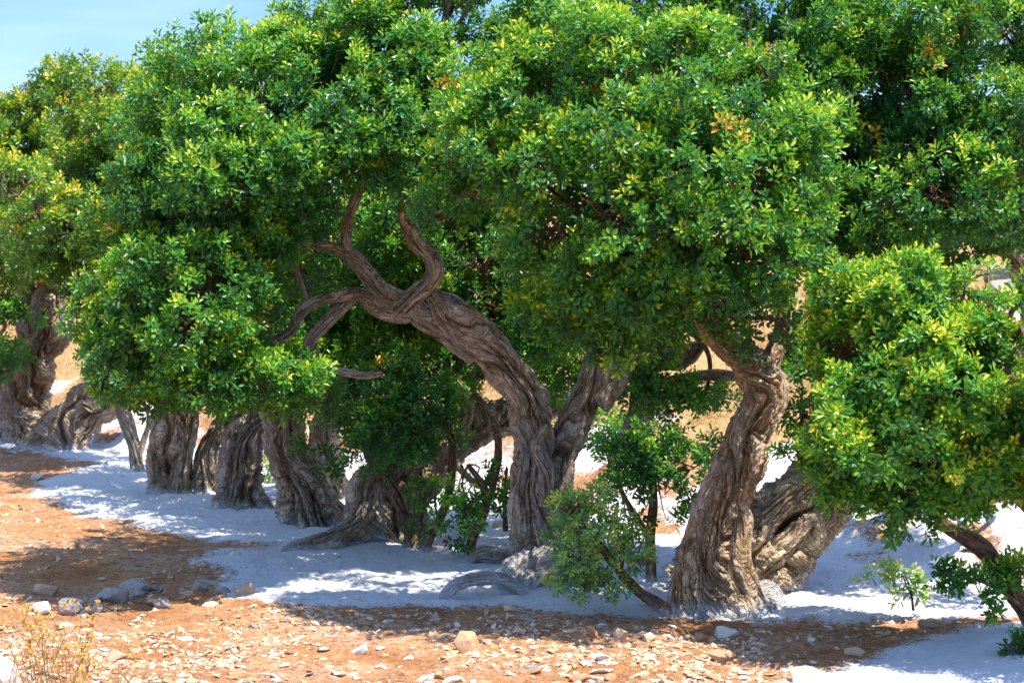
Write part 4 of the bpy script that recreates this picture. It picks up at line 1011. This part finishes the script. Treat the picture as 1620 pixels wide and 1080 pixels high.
# 300 countable loose stones, shared meshes
protos = [rock_mesh("stone", 500 + i, [MAT_STONE, MAT_STONE, MAT_STONE_WHITE, MAT_STONE, MAT_STONE_RED, MAT_STONE_GREY][i % 6] if i % 12 < 11 else MAT_STONE, flat=random.uniform(.4, .65), sub=1, npts=13) for i in range(18)]
cnt = 0
while cnt < 300:
    py = 1090 - (random.random() ** 1.7) * 190
    px = random.uniform(-20, 1640)
    Y = GY(py); x = M(px - 810, Y)
    pw = float(powder_at(np.array([x]), np.array([Y]))[0][0])
    if pw > 0.4 and random.random() < 0.93: continue
    dens = 1.0 if px < 1220 else 0.25
    if py < 950: dens *= 0.35
    if random.random() > dens: continue
    s = random.uniform(0.022, 0.042) * (1.5 if random.random() < 0.18 else 1)
    o = bpy.data.objects.new("stone", protos[cnt % 18])
    o.scale = (s * random.uniform(.9, 1.4), s * random.uniform(.8, 1.2), s * random.uniform(.5, .9))
    o.rotation_euler = (random.uniform(-.3, .3), random.uniform(-.3, .3), random.uniform(0, 6.28))
    o.location = (x, Y, ground_z(x, Y) + s * 0.05)
    COL.objects.link(o)
    tag(o, "small pale loose stone lying among many on the stony orange dirt", "stone", "loose stones on the dirt")
    cnt += 1

# gravel: uncountable chips
def build_gravel():
    shapes = []
    for i in range(10):
        me = rock_mesh("chip", 900 + i, MAT_STONE, flat=.55, sub=0, npts=10)
        me.calc_loop_triangles()
        V = np.array([v.co[:] for v in me.vertices]); F = np.array([t.vertices[:] for t in me.loop_triangles])
        shapes.append((V, F)); bpy.data.meshes.remove(me)
    Vs, Fs, Ts, n0 = [], [], [], 0
    N = 62000
    py = 1110 - rng.random(N) ** 1.25 * 400
    px = rng.uniform(-120, 1740, N)
    v = (540 - py) / FPX
    Y = -CAM_H * (math.cos(PITCH) + math.sin(PITCH) * v) / (-math.sin(PITCH) + math.cos(PITCH) * v)
    X = (px - 810) * Y / FPX
    pw, hd = powder_at(X, Y)
    pr = np.where(pw > 0.5, 0.13, 1.0) * np.where((px > 1220) & (py > 980), 0.35, 1) * np.where(py < 950, .45, 1) * sstep(-.35, .1, fbm(X * 1.1, Y * 1.1, 6.6, 3))
    keep = rng.random(N) < pr
    X, Y = X[keep], Y[keep]; Z = hz(X, Y) + 0.008
    S = 0.005 + 0.026 * rng.random(len(X)) ** 3.4
    S = S * np.where(powder_at(X, Y)[0] > .5, .7, 1)
    print("gravel", len(X))
    k = rng.integers(0, 10, len(X))
    for i in range(10):
        V, F = shapes[i]; m = k == i; n = m.sum()
        a = rng.uniform(0, 6.28, n); ca, sa = np.cos(a)[:, None], np.sin(a)[:, None]
        b = rng.normal(0, .35, n)
        vx = V[None, :, 0] * rng.uniform(.9, 1.7, (n, 1)); vy = V[None, :, 1] * 1.0; vz = V[None, :, 2] * rng.uniform(.6, 1.3, (n, 1))
        vz2 = vz * np.cos(b)[:, None] + vx * np.sin(b)[:, None]; vx2 = vx * np.cos(b)[:, None] - vz * np.sin(b)[:, None]
        W = np.stack([vx2 * ca - vy * sa, vx2 * sa + vy * ca, vz2], -1) * S[m][:, None, None] + np.stack([X[m], Y[m], Z[m]], 1)[:, None]
        Vs.append(W.reshape(-1, 3)); Fs.append((F[None] + (np.arange(n) * len(V))[:, None, None]).reshape(-1, 3) + n0)
        Ts.append(np.repeat(rng.random(n), len(V))); n0 += n * len(V)
    me = make_mesh("gravel", np.vstack(Vs), np.vstack(Fs), MAT_STONE, {"tint": np.concatenate(Ts)}, smooth=False)
    o = link("gravel", me)
    tag(o, "pale stone chips strewn over the orange dirt", "gravel", kind="stuff")
build_gravel()

# ------------------------------------------------------------------ dry grass on the bank, leaf litter, weeds
def blades(base, n_each, h, wd, spread, lean=0.5):
    """base (n,3) -> blade quads"""
    n = len(base) * n_each
    b = np.repeat(base, n_each, 0) + np.concatenate([rng.normal(0, spread, (n, 2)), np.zeros((n, 1))], 1)
    H = h * rng.uniform(.5, 1.2, n)
    d = rng.normal(0, lean, (n, 3)); d[:, 2] = 1; d = unit(d)
    a = rng.uniform(0, 6.28, n); s = np.stack([np.cos(a), np.sin(a), np.zeros(n)], 1) * wd
    m = b + d * (H * .55)[:, None]; t = b + d * H[:, None] + np.stack([d[:, 0], d[:, 1], -0.3 * np.ones(n)], 1) * (H * .25)[:, None]
    V = np.stack([b - s, b + s, m + s * .8, m - s * .8, t + s * .15, t - s * .15], 1).reshape(-1, 3)
    i = (np.arange(n) * 6)[:, None]
    F = np.stack([i + np.array([0, 1, 2, 3]), i + np.array([3, 2, 4, 5])], 1).reshape(-1, 4)
    return V, F, np.repeat(rng.random(n), 6)
N = 17000
gx = rng.uniform(-7, 5, N); gd = rng.uniform(1.2, 8, N); gy = hill_start(gx) + gd
k = (fbm(gx * .8, gy * .8, 3.1, 3) > -.25) & (powder_at(gx, gy)[0] < .35)
gx, gy = gx[k], gy[k]
V, F, T = blades(np.stack([gx, gy, hz(gx, gy)], 1), 5, .15, .0028, .035, .7)
tag(link("dry_grass", make_mesh("dry_grass", V, F, MAT_STRAW, {"tint": T})), "golden dry grass on the bank behind the trees", "dry grass", kind="stuff")
# low brown stubble and litter on the front dirt
N = 2600
py = 1085 - rng.random(N) * 190; px = rng.uniform(-20, 1640, N)
lx, ly = [], []
for a, b in zip(px, py):
    Yq = GY(b); xq = M(a - 810, Yq); lx.append(xq); ly.append(Yq)
lx, ly = np.array(lx), np.array(ly)
k = (fbm(lx * 1.3, ly * 1.3, 8.1, 3) > .12) & (powder_at(lx, ly)[0] < .3)
lx, ly = lx[k], ly[k]
V, F, T = blades(np.stack([lx, ly, hz(lx, ly)], 1), 5, .035, .0014, .02, 1.0)
tag(link("dry_stubble", make_mesh("dry_stubble", V, F, MAT_STRAW, {"tint": T * .6})), "short dry stubble between the stones", "stubble", kind="stuff")
# fallen leaves under the trees
N = 6500
fx = rng.uniform(-5.5, 3, N); fy = rng.uniform(10.6, 22, N); k = powder_at(fx, fy)[0] > .5
fx, fy = fx[k], fy[k]
fz = hz(fx, fy) + .024
n = len(fx); a = rng.uniform(0, 6.28, n); L = rng.uniform(.009, .022, n)
u = np.stack([np.cos(a), np.sin(a), rng.normal(0, .3, n)], 1) * L[:, None]; w_ = np.stack([-np.sin(a), np.cos(a), rng.normal(0, .4, n)], 1) * L[:, None] * .45
c = np.stack([fx, fy, fz], 1)
V = np.stack([c - u, c + w_, c + u, c - w_], 1).reshape(-1, 3); F = np.arange(n * 4).reshape(-1, 4)
tag(link("leaf_litter", make_mesh("leaf_litter", V, F, MAT_STRAW, {"tint": np.repeat(rng.random(n) * .3, 4)}, smooth=False)), "fallen dry leaves scattered on the white powder", "leaf litter", kind="stuff")

N = 420
fx = rng.uniform(-5.5, 3.5, N); fy = rng.uniform(10.3, 20, N)
c = np.stack([fx, fy, hz(fx, fy) + .028], 1); a = rng.uniform(0, 6.28, N); L = rng.uniform(.03, .13, N)
e = c + np.stack([np.cos(a) * L, np.sin(a) * L, rng.uniform(-.004, .02, N)], 1)
wd_ = Wood(); wd_.twig(c, e, .003, .0015, 4, .08)
tag(wd_.build("fallen_twigs", MAT_TWIG, None), "thin fallen twigs strewn under the trees", "twigs", kind="stuff")

def weed(label, px, py_top, Y, nst, hpx, seeds):
    x = M(px - 810, Y); z0 = ground_z(x, Y)
    t = thing("dry_weed", label, "weed", (x, Y, z0), "dry weeds at the bottom left")
    top = P(px, py_top, Y)[2]
    wd = Wood(); heads = []
    for i in range(nst):
        a = np.array([x + rng.normal(0, .03), Y + rng.normal(0, .03), z0 - .01])
        b = np.array([x + rng.normal(0, .09), Y + rng.normal(0, .08), z0 + (top - z0) * rng.uniform(.62, 1.0)])
        wd.twig(a[None], b[None], .0022, .0012, 4, .04)
        tips = [b]
        for j in range(4):
            q = rng.uniform(.45, .95); s0 = a + (b - a) * q; e = s0 + np.array([rng.normal(0, .04), rng.normal(0, .04), rng.uniform(.02, .07)])
            wd.twig(s0[None], e[None], .0014, .0009, 3, .05); tips.append(e)
        if seeds:
            for e in tips[:3]:
                m = 46
                d = unit(rng.normal(0, 1, (m, 3)) + np.array([0, 0, .25]))
                s_ = np.cross(d, unit(rng.normal(0, 1, (m, 3)))) * .0035
                r_ = rng.uniform(.010, .019, (m, 1))
                heads.append(np.stack([e + 0 * d, e + d * r_ * .5 + s_, e + d * r_, e + d * r_ * .5 - s_], 1).reshape(-1, 3))
    o = wd.build("stems", MAT_STRAW, t)
    for V in heads:
        link("seed_head", make_mesh("seed_head", V, np.arange(len(V)).reshape(-1, 4), MAT_SEED, {"tint": rng.random(len(V))}, smooth=False), t)
WD = [(45, 950, 8.6, 7, 0, 1, "yellow-headed dry weed, tallest at the left corner"), (72, 965, 8.5, 7, 0, 1, "dry thistle with clustered yellow heads beside the tallest one"),
      (105, 945, 8.8, 5, 0, 1, "dry thistle with a single high yellow head nearest the boulders"), (20, 990, 8.3, 9, 0, 0, "bare straw-coloured weed at the very left"),
      (130, 1010, 8.6, 8, 0, 1, "short dry weed right of the yellow thistles"), (200, 1045, 8.8, 8, 0, 0, "low bare dry weed on the sunny rubble"),
      (90, 1030, 8.4, 10, 0, 0, "tangled bare dry weed below the thistles")]
for (a, b, Y, ns, _, sdz, lab) in WD: weed(lab, a, b, Y, ns, 0, sdz)
weed("single thin dry stalk standing before the golden trunk", 1110, 955, GY(1015), 2, 0, 0)
